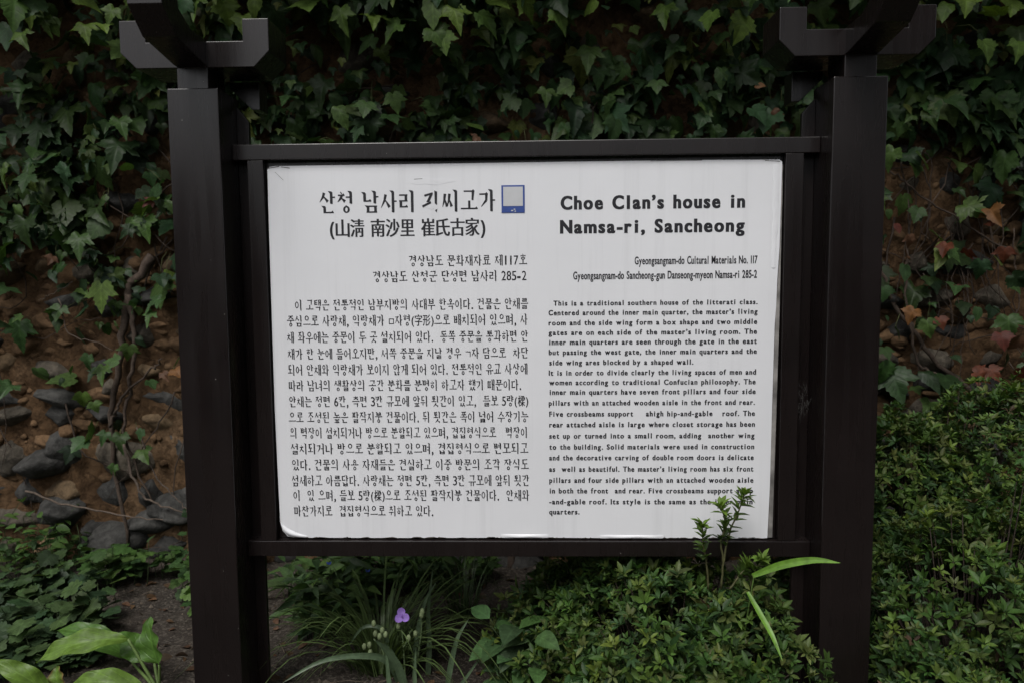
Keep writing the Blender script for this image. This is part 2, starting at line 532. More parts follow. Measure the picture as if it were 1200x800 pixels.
tag(leaf_mass('added_hedge_belt', 9000, belt_pt, .22, (.045, .065, .03)), 'unseen hedge added behind the viewer to cut low sky light', 'hedge', kind='stuff')  # out of view, added to block the low sky light


def crown_pt():
    while True:
        d = RNG.uniform(-1, 1, 3)
        if d @ d < 1:
            break
    return d * (2.7, 2.0, 2.5) + (4.1, -5.2, 5.05)


added_crown_tree = empty('added_broadleaf_tree', (4.6, -5.2, 0))  # added out of view so the right post reflects dark
tag(added_crown_tree, 'unseen tree added behind the viewer to the right for dark reflections', 'tree')
o = leaf_mass('crown', 7000, crown_pt, .24, (.045, .065, .03)); o.parent = added_crown_tree; o.matrix_parent_inverse = Matrix.Translation(-Vector(added_crown_tree.location))
tk = Soup(); tube(tk, [(4.6, -5.2, -.1), (4.65, -5.2, 2), (4.55, -5.1, 4.2), (4.6, -5.2, 6)], .2, .06, 10, (.07, .055, .045))
tk.build('trunk', tint_mat('tree_bark', 0.9, 20, .6, 1.3, .8, .02), added_crown_tree)

def canopy_pt():
    while True:
        x, y, z = RNG.uniform(-5.5, 5.5), RNG.uniform(-0.75, 5.0), RNG.uniform(0, 1)
        lo = 3.3 + .35 * noise.noise(Vector((x * .7, y * .7, 2)))
        if x < -1.3 and y < 0.9 and RNG.uniform() < .45:
            continue
        if y > -.55 + .25 * noise.noise(Vector((x * 1.3, 0, 8))):
            return (x, y, lo + z * 1.5)


added_canopy_tree = empty('added_broadleaf_tree', (2.2, 3.2, 0))  # added overhead, out of view, to put the wall in shade
tag(added_canopy_tree, 'unseen tree added behind the clay wall, its crown shading the wall', 'tree')
o = leaf_mass('crown', 6500, canopy_pt, .20, (.045, .065, .03)); o.parent = added_canopy_tree; o.matrix_parent_inverse = Matrix.Translation(-Vector(added_canopy_tree.location))
tk = Soup(); tube(tk, [(2.2, 3.2, -.1), (2.25, 3.2, 1.5), (2.15, 3.1, 3.2), (2.2, 3.0, 4.6)], .16, .05, 10, (.07, .055, .045))
for bx_, by_ in ((-2, 1.2), (0, .2), (4, 1), (1.5, 4.4)):
    tube(tk, curve_pts([(2.18, 3.1, 2.7), ((2.2 + bx_) / 2, (3.1 + by_) / 2, 3.5), (bx_, by_, 3.9)], 8), .06, .015, 7, (.07, .055, .045))
tk.build('trunk', tint_mat('tree_bark', 0.9, 20, .6, 1.3, .8, .02), added_canopy_tree)

# ---------------------------------------------------------------- clay and stone wall
WY, WTOP = 1.0, 2.28
wall = empty('stone_wall', (0, WY + 0.2, 0))
tag(wall, 'old wall of orange brown clay with embedded dark field stones behind the sign', 'wall')
WX0, WX1, WS = -3.4, 3.4, 0.017
wx, wz = np.arange(WX0, WX1 + 1e-6, WS), np.arange(-0.12, WTOP + 1e-6, WS)
wv = []
for z in wz:
    for x in wx:
        p = Vector((x, 0, z))
        d = 0.030 * noise.noise(p * 3.1) + 0.016 * noise.noise(p * 9.0 + Vector((3, 1, 2))) + 0.016 * abs(noise.noise(p * 17.0)) + 0.010 * noise.noise(p * 27.0)
        wv.append((x, WY - d, z))
n = len(wx)
wf = [(j * n + i, j * n + i + 1, (j + 1) * n + i + 1, (j + 1) * n + i) for j in range(len(wz) - 1) for i in range(n - 1)]
mesh_obj('clay_body', wv, wf, CLAY, wall, True)
# the wall's thickness: top, back and ends
bm_obj('clay_core', box_bm(WX0, WX1, WY + 0.045, WY + 0.42, -0.12, WTOP + 0.02, 0.02), CLAY, wall)


TILE = flat_mat('grey_roof_tile', (0.045, 0.047, 0.05), 0.8, 0.3, 0.3, 12)
bm_obj('added_tiled_cap', prism_bm([(WY - 0.30, 2.30), (WY - 0.30, 2.35), (WY + 0.21, 2.62), (WY + 0.72, 2.35), (WY + 0.72, 2.30)], 'x', WX0 - 0.1, WX1 + 0.1, 0.01), TILE, wall)  # overhang out of view, added to darken the wall below


def stone_mesh(soup, cx, cy, cz, rx, ry, rz, seed, col):
    bm = bmesh.new()
    bmesh.ops.create_icosphere(bm, subdivisions=3 if rx > .045 else 2, radius=1.0)
    off = Vector((seed * 1.7, seed * 0.9, seed * 2.3))
    a = random.uniform(-0.35, 0.35)
    V = []
    for v in bm.verts:
        p = v.co.copy()
        # facet the pebble a little: clip by a few random planes
        for k in range(9):
            h = Vector((math.sin(seed * 3 + k * 1.9), -.9 * abs(math.cos(seed * 1.3 + k * 1.1)), math.sin(seed * 2.1 + k * 2.7))).normalized()
            t = p.dot(h) - 0.66
            if t > 0:
                p -= h * t * 0.95
        p *= 1 + 0.14 * noise.noise(p * 1.6 + off) + 0.07 * noise.noise(p * 4 + off) + 0.03 * noise.noise(p * 11 + off)
        x, z = p.x * rx, p.z * rz
        V.append((cx + x * math.cos(a) - z * math.sin(a), cy + p.y * ry, cz + x * math.sin(a) + z * math.cos(a)))
    F = [[v.index for v in f.verts] for f in bm.faces]
    bm.free()
    soup.add(V, F, col)


stones = Soup()
z, row = 0.0, 0
while z < WTOP - 0.05:
    low = z < 0.66
    h = random.uniform(0.09, 0.165) if low else random.uniform(0.09, 0.15)
    x = WX0 + random.uniform(0, 0.2)
    while x < WX1 - 0.1:
        w = random.uniform(0.11, 0.29) if low else random.uniform(0.11, 0.24)
        if low or random.random() < (0.92 if z < 1.15 else 0.6):
            kind = random.random()
            if kind < 0.45:
                c = np.array([0.050, 0.049, 0.046])      # dark blue grey
            elif kind < 0.8:
                c = np.array([0.088, 0.075, 0.058])      # grey brown
            else:
                c = np.array([0.125, 0.085, 0.048])      # tan
            c = c * random.uniform(0.6, 1.25)
            f = random.uniform(.49, .56) if low else random.uniform(0.38, 0.52)
            stone_mesh(stones, x + w / 2, WY + 0.012, z + h / 2 + random.uniform(-0.025, 0.025), w * f, random.uniform(0.045, 0.085), h * f * random.uniform(.9, 1.2),
                       random.uniform(0, 50), c)
        x += w
    z += h
    row += 1
for px, py, rx, rz in ((130, 636, 0.135, 0.085), (68, 600, 0.10, 0.07), (205, 600, 0.12, 0.07), (560, 668, 0.10, 0.07), (610, 668, 0.11, 0.075), (490, 662, 0.12, 0.06), (45, 545, 0.11, 0.06)):
    p = at(px, py, WY - 0.04)
    stone_mesh(stones, p[0], WY - 0.03, p[2], rx, 0.085, rz, px * 0.37, np.array([0.048, 0.047, 0.044]))
stones.build('stones', STONE, wall, True)
lumps = Soup()
for i in range(2600):        # crumbled lumps of daub
    x, z = RNG.uniform(WX0 + .1, WX1 - .1), RNG.uniform(.35, 1.75)
    s_ = RNG.gamma(4, .0055)
    stone_mesh(lumps, x, WY - .002 + RNG.uniform(-.008, .012), z, s_ * RNG.uniform(.8, 1.7), s_ * .75, s_ * RNG.uniform(.7, 1.1), i * .731, np.array([.130, .080, .044]) * RNG.uniform(.6, 1.3))
lumps.build('clay_lumps', tint_mat('clay_lump', 0.95, 60.0, 0.6, 1.35, 1.0, 0.006, 0.15), wall, True)

# ---------------------------------------------------------------- the information sign
sign = empty('information_sign', (0, 0, 0))
tag(sign, 'dark brown framed outdoor information board with white Korean and English text panel', 'sign')
PF, PB = -0.0668, 0.052        # front and back of the posts
Z0 = -0.06
for side in (-1, 1):
    x0, x1 = (-0.7979, -0.6817) if side < 0 else (0.6877, 0.8059)
    cx = (x0 + x1) / 2
    top = 1.534 if side < 0 else 1.537
    post = bm_obj('post', box_bm(x0, x1, PF, PB, Z0, top, 0.0022), PAINT, sign)
    bm_obj('post_neck', box_bm(cx - 0.035, cx + 0.035, PF + 0.004, PB - 0.02, top - 0.002, top + 0.05, 0.0015), PAINT, post)
    # wing plate between the post and the frame, its top cut at 45 degrees
    xi = x1 if side < 0 else x0            # inner face of the post
    xo = xi + (0.028 if side < 0 else -0.031)
    prof = [(xi, Z0), (xo, Z0), (xo, 1.468 + 0.012), (xi, 1.515)]
    if side > 0:
        prof = prof[::-1]
    prof2 = [(xi - side * 0.0, z) if abs(u - xi) < 1e-9 else (u, z) for u, z in prof]
    bm_obj('wing_plate', prism_bm(prof2, 'y', 0.0365, PB - 0.003, 0.001), PAINT, sign)
    # cross bracket: a U with chamfered lower corners
    zb, zt, zr, ch, pr, hl = top + 0.045, top + 0.150, top + 0.102, 0.035, 0.059, 0.169
    bx = cx + (0.008 if side < 0 else -0.010)

    def u_profile(c):
        return [(c - hl, zt), (c - hl, zb + ch), (c - hl + ch, zb), (c + hl - ch, zb), (c + hl, zb + ch), (c + hl, zt),
                (c + hl - pr, zt), (c + hl - pr, zr), (c - hl + pr, zr), (c - hl + pr, zt)]
    bm_obj('cross_bracket', prism_bm(u_profile(bx), 'y', PF + 0.002, PF + 0.122, 0.0015), PAINT, sign)
    # the bracket that crosses it and reaches out to the viewer
    y0 = -0.262
    w = 0.035
    zb2, zt2 = zb + 0.003, zt + 0.075
    prof = [(y0, zt2), (y0, zb2 + 0.066), (y0 + 0.055, zb2 + 0.020), (-0.075, zb2), (0.063, zb2), (0.063, zr + 0.003),
            (y0 + 0.125, zr + 0.003), (y0 + 0.07, zt - 0.02), (y0 + 0.07, zt2)]
    bm_obj('forward_bracket', prism_bm(prof, 'x', cx - w, cx + w, 0.0015), PAINT, sign)
    # the short chamfered block that hangs behind
    s = 1 if side < 0 else -1
    xb0, xb1, xb2 = xi + s * 0.0495, xi - s * 0.022, xi + s * 0.031
    prof = [(xb0, zb - 0.0015), (xb0, 1.512), (xb2, 1.512), (xb1, 1.563), (xb1, zb - 0.0015)]
    if s < 0:
        prof = prof[::-1]
    bm_obj('hanging_block', prism_bm(prof, 'y', PB + 0.004, PB + 0.058, 0.001), PAINT, sign)

FX0, FX1, FT, FB = -0.6477, 0.6513, 1.4202, 0.4271
IX0, IX1, IT, IB = -0.610, 0.610, 1.3837, 0.4660
bm_obj('top_rail', box_bm(-0.6815, 0.6875, 0.0, 0.036, IT, FT, 0.0018), PAINT, sign)
bm_obj('bottom_rail', box_bm(-0.6815, 0.6875, 0.0, 0.036, FB, IB, 0.0018), PAINT, sign)
for a, b_ in ((FX0, IX0), (IX1, FX1)):
    bm_obj('stile', box_bm(a, b_, 0.0012, 0.0348, IB + 0.0003, IT - 0.0003, 0.0012), PAINT, sign)
bm_obj('backing_board', box_bm(IX0 + 0.001, IX1 - 0.001, 0.0215, 0.0335, IB + 0.001, IT - 0.001, 0.0), PAINT, sign)

# the panel: white film over a board, its edges not quite straight
PY = 0.012


def panel_outline():
    pts = []
    L = [(-0.604, 1.362), (-0.605, 1.16), (-0.606, 0.95), (-0.6065, 0.79), (-0.6045, 0.62), (-0.603, 0.515), (-0.598, 0.488), (-0.586, 0.4735), (-0.56, 0.470)]
    B = [(-0.3, 0.4695), (0.0, 0.4705), (0.3, 0.4695), (0.56, 0.469), (0.5885, 0.470)]
    Rr = [(0.592, 0.60), (0.5935, 0.80), (0.5955, 0.99), (0.598, 1.03), (0.5995, 1.10), (0.603, 1.17), (0.6045, 1.30), (0.605, 1.366), (0.598, 1.371)]
    T = [(0.4, 1.3725), (0.1, 1.3725), (-0.2, 1.3718), (-0.45, 1.3715), (-0.585, 1.3712), (-0.598, 1.369)]
    return L + B + Rr + T


bm = bmesh.new()
A = [bm.verts.new((x, PY, z)) for x, z in panel_outline()]
Bk = [bm.verts.new((x, PY + 0.0085, z)) for x, z in panel_outline()]
bm.faces.new(A); bm.faces.new(Bk[::-1])
for i in range(len(A)):
    j = (i + 1) % len(A)
    bm.faces.new((A[j], A[i], Bk[i], Bk[j]))
bmesh.ops.recalc_face_normals(bm, faces=bm.faces)
panel = bm_obj('text_panel', bm, FILM, sign)
STEEL = flat_mat('scuffed_metal_edge', (0.22, 0.21, 0.20), 0.45, 0.6, 0.5, 25)
prof = [(0.5905, 0.471), (0.6005, 0.471), (0.6065, 1.0), (0.6075, 1.36), (0.6055, 1.36), (0.6045, 1.17), (0.597, 1.0), (0.5945, 0.8)]
bm_obj('edge_strip', prism_bm(prof[::-1], 'y', PY + 0.001, PY + 0.007, 0.0), STEEL, panel)


# ---- peeled and crumpled film
def film_patch(name, rows, mat=None):
    """rows: lists of (x, z, lift) points; neighbours are joined into a curling sheet."""
    v, f = [], []
    m_ = len(rows[0])
    for r_ in rows:
        for x, z, lift in r_:
            v.append((x, PY - lift, z))
    for i in range(len(rows) - 1):
        for k in range(m_ - 1):
            a = i * m_ + k
            f.append((a, a + 1, a + m_ + 1, a + m_))
    o = mesh_obj(name, v, f, mat or FILM, panel, True)
    sol = o.modifiers.new('solid', 'SOLIDIFY'); sol.thickness = 0.0003
    sub = o.modifiers.new('smooth', 'SUBSURF'); sub.levels = sub.render_levels = 2
    return o


film_patch('peeled_film', [[(-0.6035, 0.520, .001), (-0.6025, 0.512, .003), (-0.5995, 0.506, .001)],
                           [(-0.6000, 0.492, .002), (-0.5945, 0.4955, .008), (-0.5885, 0.498, .001)],
                           [(-0.5880, 0.4765, .003), (-0.5800, 0.483, .010), (-0.5720, 0.488, .001)],
                           [(-0.5600, 0.4715, .003), (-0.5560, 0.476, .007), (-0.5540, 0.480, .001)],
                           [(-0.5350, 0.4705, .001), (-0.5340, 0.473, .002), (-0.5330, 0.475, .001)]])
film_patch('peeled_film', [[(0.18 + 0.02 * i, 0.4690, .0012), (0.18 + 0.02 * i, 0.473 + 0.002 * math.sin(i * 1.7), .004 * math.sin(math.pi * i / 8) + .0012), (0.18 + 0.02 * i, 0.478, .0008)] for i in range(9)])
film_patch('peeled_film', [[(-0.06 + 0.02 * i, 0.4700, .0012), (-0.06 + 0.02 * i, 0.474 + 0.002 * math.sin(i * 2.1), .0045 * math.sin(math.pi * i / 6) + .0012), (-0.06 + 0.02 * i, 0.480, .0008)] for i in range(7)])
film_patch('peeled_film', [[(0.5845 + .002 * noise.noise(Vector((z * 40, 0, 1))), z, .0004), (0.591 + 0.002 * noise.noise(Vector((z * 60, 2, 0))), z, .0009 + .0016 * abs(noise.noise(Vector((z * 70, 0, 5))))), (0.5985 if z > 1.2 else 0.5955, z, .0006)] for z in np.arange(1.12, 1.366, 0.006)])


def flake(pts, lift):
    bm_ = bmesh.new()
    A_ = [bm_.verts.new((x, PY - lift, z)) for x, z in pts]
    B_ = [bm_.verts.new((x, PY + 0.0002, z)) for x, z in pts]
    bm_.faces.new(A_)
    for q in range(len(A_)):
        r_ = (q + 1) % len(A_)
        bm_.faces.new((A_[q], A_[r_], B_[r_], B_[q]))
    bmesh.ops.recalc_face_normals(bm_, faces=bm_.faces)
    return bm_obj('film_flake', bm_, FILM, panel)


flake([(-0.262, 1.328), (-0.250, 1.3235), (-0.228, 1.325), (-0.205, 1.3225), (-0.182, 1.326), (-0.158, 1.331), (-0.161, 1.3345), (-0.185, 1.336), (-0.206, 1.3345), (-0.226, 1.3395), (-0.240, 1.3385), (-0.252, 1.334)], .0003)
flake([(-0.239, 1.2785), (-0.233, 1.2725), (-0.224, 1.269), (-0.214, 1.2655), (-0.208, 1.268), (-0.209, 1.2735), (-0.217, 1.277), (-0.226, 1.2755), (-0.232, 1.2795)], .0003)
dk = Soup()
for (x0, z0, x1, z1, w) in ((-0.604, 1.366, -0.575, 1.3702, .0016), (-0.604, 1.36, -0.6045, 1.30, .0012), (-0.57, 1.369, -0.55, 1.366, .0014), (-0.585, 1.357, -0.566, 1.338, .0007),
                            (-0.255, 1.3365, -0.235, 1.3375, .0009), (0.565, 1.369, 0.60, 1.367, .0012), (0.30, 1.3715, 0.42, 1.3718, .0009)):
    d = np.array([x1 - x0, z1 - z0]); d /= np.linalg.norm(d); nn = np.array([-d[1], d[0]]) * w / 2
    dk.add([(x0 + nn[0], PY - 0.0005, z0 + nn[1]), (x0 - nn[0], PY - 0.0005, z0 - nn[1]), (x1 - nn[0], PY - 0.0005, z1 - nn[1]), (x1 + nn[0], PY - 0.0005, z1 + nn[1])], [(0, 1, 2, 3)], (0.05, 0.045, 0.04))
for i in range(60):      # grime along the bottom edge
    x = RNG.uniform(-0.58, 0.58); w = abs(RNG.normal(0, 0.008)) + 0.002
    dk.add([(x - w, PY - 0.0006, 0.4697), (x + w, PY - 0.0006, 0.4697), (x + w * .4, PY - 0.0006, 0.4697 + RNG.uniform(.0008, .003)), (x - w * .5, PY - 0.0006, 0.4697 + RNG.uniform(.0008, .003))], [(0, 1, 2, 3)], (0.07, 0.06, 0.05))
dk.build('grime', tint_mat('grime_mat', 0.9, 60, 0.7, 1.3, 0.0), panel, False)

# ---- sticker beside the Korean title: blue with a blank white field
BLUE = flat_mat('sticker_blue', (0.045, 0.085, 0.30), 0.4)
STW = flat_mat('sticker_white', (0.55, 0.56, 0.58), 0.4, 0.4, 0.05)
stk = bm_obj('sticker', box_bm(-0.0489, 0.0058, PY - 0.0012, PY - 0.0002, 1.2556, 1.3198, 0.0), BLUE, panel)
sw = bm_obj('white_field', box_bm(-0.0447, 0.0016, PY - 0.0018, PY - 0.0013, 1.2712, 1.3160, 0.0), STW, stk)
sk = Soup()
for a, b_, c in ((-0.024, 1.2605, 0.0035), (-0.0185, 1.2635, 0.0030), (-0.0165, 1.2590, 0.0026)):
    sk.add([(a - c, PY - 0.0016, b_), (a, PY - 0.0016, b_ - c * .5), (a + c, PY - 0.0016, b_), (a, PY - 0.0016, b_ + c * .6)], [(0, 1, 2, 3)])
sk.build('white_mark', STW, stk, False)

# ---------------------------------------------------------------- lettering
KOREAN = [
    ('T', '산청 남사리 최씨고가', -0.4834, -0.0613, 1.2591, 0.0513),
    ('H', '(山淸 南沙里 崔氏古家)', -0.4602, -0.087, 1.2027, 0.0421),
    ('A', '경상남도 문화재자료 제117호', -0.2721, 0.0108, 1.132, 0.0258),
    ('A', '경상남도 산청군 단성면 남사리 285-2', -0.3589, 0.0087, 1.0952, 0.0261),
    ('B', '이 고택은 전통적인 남부지방의 사대부 한옥이다. 건물은 안채를', -0.5491, 0.0127, 1.0285, 0.0263),
    ('B', '중심으로 사랑채, 익랑채가 ㅁ자형(字形)으로 배치되어 있으며, 사', -0.5695, 0.0114, 0.9905, 0.0268),
    ('B', '채 좌우에는 중문이 두 곳 설치되어 있다.  동쪽 중문을 통과하면 안', -0.5708, 0.0122, 0.9513, 0.0267),
    ('B', '채가 한 눈에 들어오지만, 서쪽 중문을 지날 경우 ㄱ자 담으로  차단', -0.5707, 0.0121, 0.9116, 0.0266),
    ('B', '되어 안채와 익랑채가 보이지 않게 되어 있다. 전통적인 유교 사상에', -0.571, 0.0102, 0.8727, 0.0269),
    ('B', '따라 남녀의 생활상의 공간 분화를 분명히 하고자 했기 때문이다.', -0.5707, -0.0051, 0.8347, 0.0268),
    ('B', '안채는 정면 6칸, 측면 3칸 규모에 앞뒤 툇간이 있고,  들보 5량(樑)', -0.571, 0.0113, 0.7957, 0.0267),
    ('B', '으로 조성된 높은 팔작지붕 건물이다. 뒤 툇간은 폭이 넓어 수장기능', -0.5734, 0.011, 0.7567, 0.027),
    ('B', '의 벽장이 설치되거나 방으로 분할되고 있으며, 겹집형식으로   벽장이', -0.5707, 0.0091, 0.7181, 0.0273),
    ('B', '설치되거나 방으로 분할되고 있으며, 겹집형식으로 변모되고', -0.571, 0.0105, 0.679, 0.0272),
    ('B', '있다. 건물의 사용 자재들은 견실하고 이중 방문의 조각 장식도', -0.5696, 0.0112, 0.6393, 0.0273),
    ('B', '섬세하고 아름답다. 사랑채는 정면 5칸, 측면 3칸 규모에 앞뒤 툇간', -0.571, 0.0126, 0.5997, 0.0274),
    ('B', '이  있 으며, 들보 5량(樑)으로 조성된 팔작지붕 건물이다.  안채와', -0.5687, 0.0124, 0.5626, 0.0275),
    ('B', '마찬가지로  겹집형식으로 취하고 있다.', -0.5679, -0.2229, 0.5239, 0.0272),
]
ENGLISH = [
    ('T', 'Choe Clan’s house in', 0.0913, 0.52, 1.2611, 0.0321),
    ('T', 'Namsa-ri, Sancheong', 0.0897, 0.5199, 1.2055, 0.0318),
    ('A', 'Gyeongsangnam-do Cultural Materials No. 117', 0.2647, 0.5521, 1.1316, 0.0184),
    ('A', 'Gyeongsangnam-do Sancheong-gun Danseong-myeon Namsa-ri 285-2', 0.1197, 0.5513, 1.0975, 0.0185),
    ('B', 'This is a traditional southern house of the litterati class.', 0.0729, 0.5539, 1.0358, 0.0121),
    ('B', 'Centered around the inner main quarter, the master’s living', 0.061, 0.5543, 1.0129, 0.0126),
    ('B', 'room and the side wing form a box shape and two middle', 0.0609, 0.5537, 0.9892, 0.0126),
    ('B', 'gates are on each side of the master’s living room. The', 0.0608, 0.5538, 0.9658, 0.0126),
    ('B', 'inner main quarters are seen through the gate in the east', 0.0611, 0.5538, 0.9427, 0.0127),
    ('B', 'but passing the west gate, the inner main quarters and the', 0.061, 0.5542, 0.919, 0.0127),
    ('B', 'side wing ares blocked by a shaped wall.', 0.0621, 0.4048, 0.8942, 0.0127),
    ('B', 'It is in order to divide clearly the living spaces of men and', 0.0608, 0.5535, 0.8696, 0.0127),
    ('B', 'women according to traditional Confucian philosophy. The', 0.0619, 0.5528, 0.8463, 0.0128),
    ('B', 'inner main quarters have seven front pillars and four side', 0.0618, 0.5532, 0.823, 0.0128),
    ('B', 'pillars with an attached wooden aisle in the front and rear.', 0.0604, 0.5521, 0.7968, 0.0128),
    ('B', 'Five crossbeams support    ahigh hip-and-gable   roof. The', 0.0615, 0.5526, 0.77, 0.0129),
    ('B', 'rear attached aisle is large where closet storage has been', 0.0614, 0.553, 0.7438, 0.0129),
    ('B', 'set up or turned into a small room, adding  another wing', 0.0613, 0.5525, 0.7163, 0.0129),
    ('B', 'to the building. Solid materials were used in construction', 0.0612, 0.5524, 0.6892, 0.013),
    ('B', 'and the decorative carving of double room doors is delicate', 0.061, 0.5517, 0.6628, 0.013),
    ('B', 'as  well as beautiful. The master’s living room has six front', 0.0609, 0.5512, 0.6347, 0.013),
    ('B', 'pillars and four side pillars with an attached wooden aisle', 0.0608, 0.5517, 0.6073, 0.0131),
    ('B', 'in both the front  and rear. Five crossbeams support a hip', 0.0607, 0.5511, 0.5811, 0.0131),
    ('B', '-and-gable roof. Its style is the same as the inner main', 0.0605, 0.5508, 0.5539, 0.0131),
    ('B', 'quarters.', 0.0604, 0.1335, 0.5288, 0.0132),
]


WV, TH = 0.105, 0.056       # weight of upright and level strokes of the Korean face, in ems


def sV(x, y0, y1, w=None):
    w = w or WV
    return [[(x - w * .5, y0 + .05), (x + w * .5, y0 + .05), (x + w * .5, y1 - .015), (x + w * .1, y1), (x - w * .5, y1 - .03)],
            [(x - w * 1.25, y0 - .02), (x + w * .1, y0), (x + w * .5, y0 + .06), (x - w * .5, y0 + .10)]]


def sH(x0, x1, y, flick=True):
    p = [[(x0, y - TH / 2), (x1, y - TH / 2), (x1, y + TH / 2), (x0, y + TH / 2)]]
    if flick:
        p.append([(x1 - .15, y - TH / 2), (x1 - .055, y - TH / 2 - .055), (x1 + .01, y + TH / 2)])
    return p


def sD(x0, y0, x1, y1, w0, w1):
    d = np.array([x1 - x0, y1 - y0]); d = d / (np.linalg.norm(d) + 1e-9)
    nn = np.array([-d[1], d[0]])
    return [[(x0 + nn[0] * w0 / 2, y0 + nn[1] * w0 / 2), (x0 - nn[0] * w0 / 2, y0 - nn[1] * w0 / 2),
             (x1 - nn[0] * w1 / 2, y1 - nn[1] * w1 / 2), (x1 + nn[0] * w1 / 2, y1 + nn[1] * w1 / 2)]]


def sO(x, y, w, h):
    cx, cy, rx, ry = x + w / 2, y + h / 2, w / 2, h / 2
    out, N = [], 20
    for i in range(N):
        a, b_ = 2 * math.pi * i / N, 2 * math.pi * (i + 1) / N
        kx, ky = rx - WV * .78, ry - TH * 1.05
        out.append([(cx + rx * math.cos(a), cy + ry * math.sin(a)), (cx + rx * math.cos(b_), cy + ry * math.sin(b_)),
                    (cx + kx * math.cos(b_), cy + ky * math.sin(b_)), (cx + kx * math.cos(a), cy + ky * math.sin(a))])
    return out


def jamo(c, x, y, w, h, pos):
    X, Y = x + w, y + h
    t = TH / 2
    if c in 'ㄲㄸㅃㅆㅉ':
        b_ = {'ㄲ': 'ㄱ', 'ㄸ': 'ㄷ', 'ㅃ': 'ㅂ', 'ㅆ': 'ㅅ', 'ㅉ': 'ㅈ'}[c]
        return jamo(b_, x - .02, y, w * .53, h, pos) + jamo(b_, x + w * .50, y, w * .53, h, pos)
    if len(c) == 2:
        return jamo(c[0], x - .03, y, w * .50, h, pos) + jamo(c[1], x + w * .54, y, w * .50, h, pos)
    if c == 'ㄱ':
        if pos == 'v':
            return sH(x, X, y + t) + sD(X - WV * .45, y, x + w * .80, y + h * .55, WV, WV * .85) + sD(x + w * .80, y + h * .53, x + w * .22, Y, WV * .85, .03)
        return sH(x, X, y + t) + sD(X - WV * .5, y, X - WV * .75, Y, WV, WV * .7)
    if c == 'ㅋ':
        return jamo('ㄱ', x, y, w, h, pos) + sH(x, X - .06, y + h * .46, False)
    if c == 'ㄴ':
        return sV(x + WV * .6, y, Y) + sH(x + .02, X, Y - t)
    if c == 'ㄷ':
        return sH(x, X - .02, y + t) + sD(x + WV * .6, y, x + WV * .6, Y, WV, WV) + sH(x + .02, X, Y - t)
    if c == 'ㅌ':
        return jamo('ㄷ', x, y, w, h, pos) + sH(x + .04, X - .03, y + h * .5, False)
    if c == 'ㄹ':
        return (sH(x, X, y + t, False) + sD(X - WV * .6, y, X - WV * .6, y + h * .52, WV, WV) + sH(x, X, y + h * .5, False)
                + sD(x + WV * .6, y + h * .48, x + WV * .6, Y, WV, WV) + sH(x + .02, X + .01, Y - t))
    if c == 'ㅁ':
        return sV(x + WV * .6, y, Y) + sD(X - WV * .6, y, X - WV * .6, Y, WV, WV) + sH(x, X, y + t, False) + sH(x, X, Y - t, False)
    if c == 'ㅂ':
        return sV(x + WV * .6, y, Y) + sV(X - WV * .6, y, Y) + sH(x, X, y + h * .5, False) + sH(x, X, Y - t, False)
    if c == 'ㅅ':
        return (sD(x + w * .56, y, x + w * .40, y + h * .5, WV, WV * .8) + sD(x + w * .41, y + h * .46, x, Y, WV * .8, .025)
                + sD(x + w * .46, y + h * .36, X, Y - .02, .035, WV * 1.05))
    if c == 'ㅇ':
        s = min(w, h * 1.15)
        return sO(x + (w - s) / 2, y, s, h) + sD(x + w * .45, y - .025, x + w * .55, y + .03, .05, .03)
    if c == 'ㅈ':
        return sH(x + .02, X - .02, y + t) + jamo('ㅅ', x, y + t, w, h - t, pos)
    if c == 'ㅊ':
        return sD(x + w * .40, y - .03, x + w * .58, y + h * .15, .055, .05) + sH(x + .02, X - .02, y + h * .28) + jamo('ㅅ', x, y + h * .28, w, h * .72, pos)
    if c == 'ㅍ':
        return (sH(x, X, y + t) + sH(x - .01, X + .01, Y - t) + sD(x + w * .32, y, x + w * .34, Y, WV * .9, WV * .8)
                + sD(x + w * .70, y, x + w * .67, Y, WV * .9, WV * .8))
    if c == 'ㅎ':
        return (sD(x + w * .38, y - .06, x + w * .60, y + h * .04 - .01, .055, .05) + sH(x, X, y + h * .21)
                + sO(x + w * .10, y + h * .42, w * .80, h * .60))
    return []


INIT = 'ㄱㄲㄴㄷㄸㄹㅁㅂㅃㅅㅆㅇㅈㅉㅊㅋㅌㅍㅎ'
VOW = 'ㅏㅐㅑㅒㅓㅔㅕㅖㅗㅘㅙㅚㅛㅜㅝㅞㅟㅠㅡㅢㅣ'
FIN = ['', 'ㄱ', 'ㄲ', 'ㄱㅅ', 'ㄴ', 'ㄴㅈ', 'ㄴㅎ', 'ㄷ', 'ㄹ', 'ㄹㄱ', 'ㄹㅁ', 'ㄹㅂ', 'ㄹㅅ', 'ㄹㅌ', 'ㄹㅍ', 'ㄹㅎ', 'ㅁ', 'ㅂ', 'ㅂㅅ', 'ㅅ', 'ㅆ', 'ㅇ', 'ㅈ', 'ㅊ', 'ㅋ', 'ㅌ', 'ㅍ', 'ㅎ']
STEMS = {'ㅏ': ('a', 1), 'ㅐ': ('ai', 1), 'ㅑ': ('a', 2), 'ㅒ': ('ai', 2), 'ㅓ': ('e', 1), 'ㅔ': ('ei', 1), 'ㅕ': ('e', 2), 'ㅖ': ('ei', 2), 'ㅣ': ('i', 0)}
MIXED = {'ㅘ': ('ㅗ', 'ㅏ'), 'ㅙ': ('ㅗ', 'ㅐ'), 'ㅚ': ('ㅗ', 'ㅣ'), 'ㅝ': ('ㅜ', 'ㅓ'), 'ㅞ': ('ㅜ', 'ㅔ'), 'ㅟ': ('ㅜ', 'ㅣ'), 'ㅢ': ('ㅡ', 'ㅣ')}


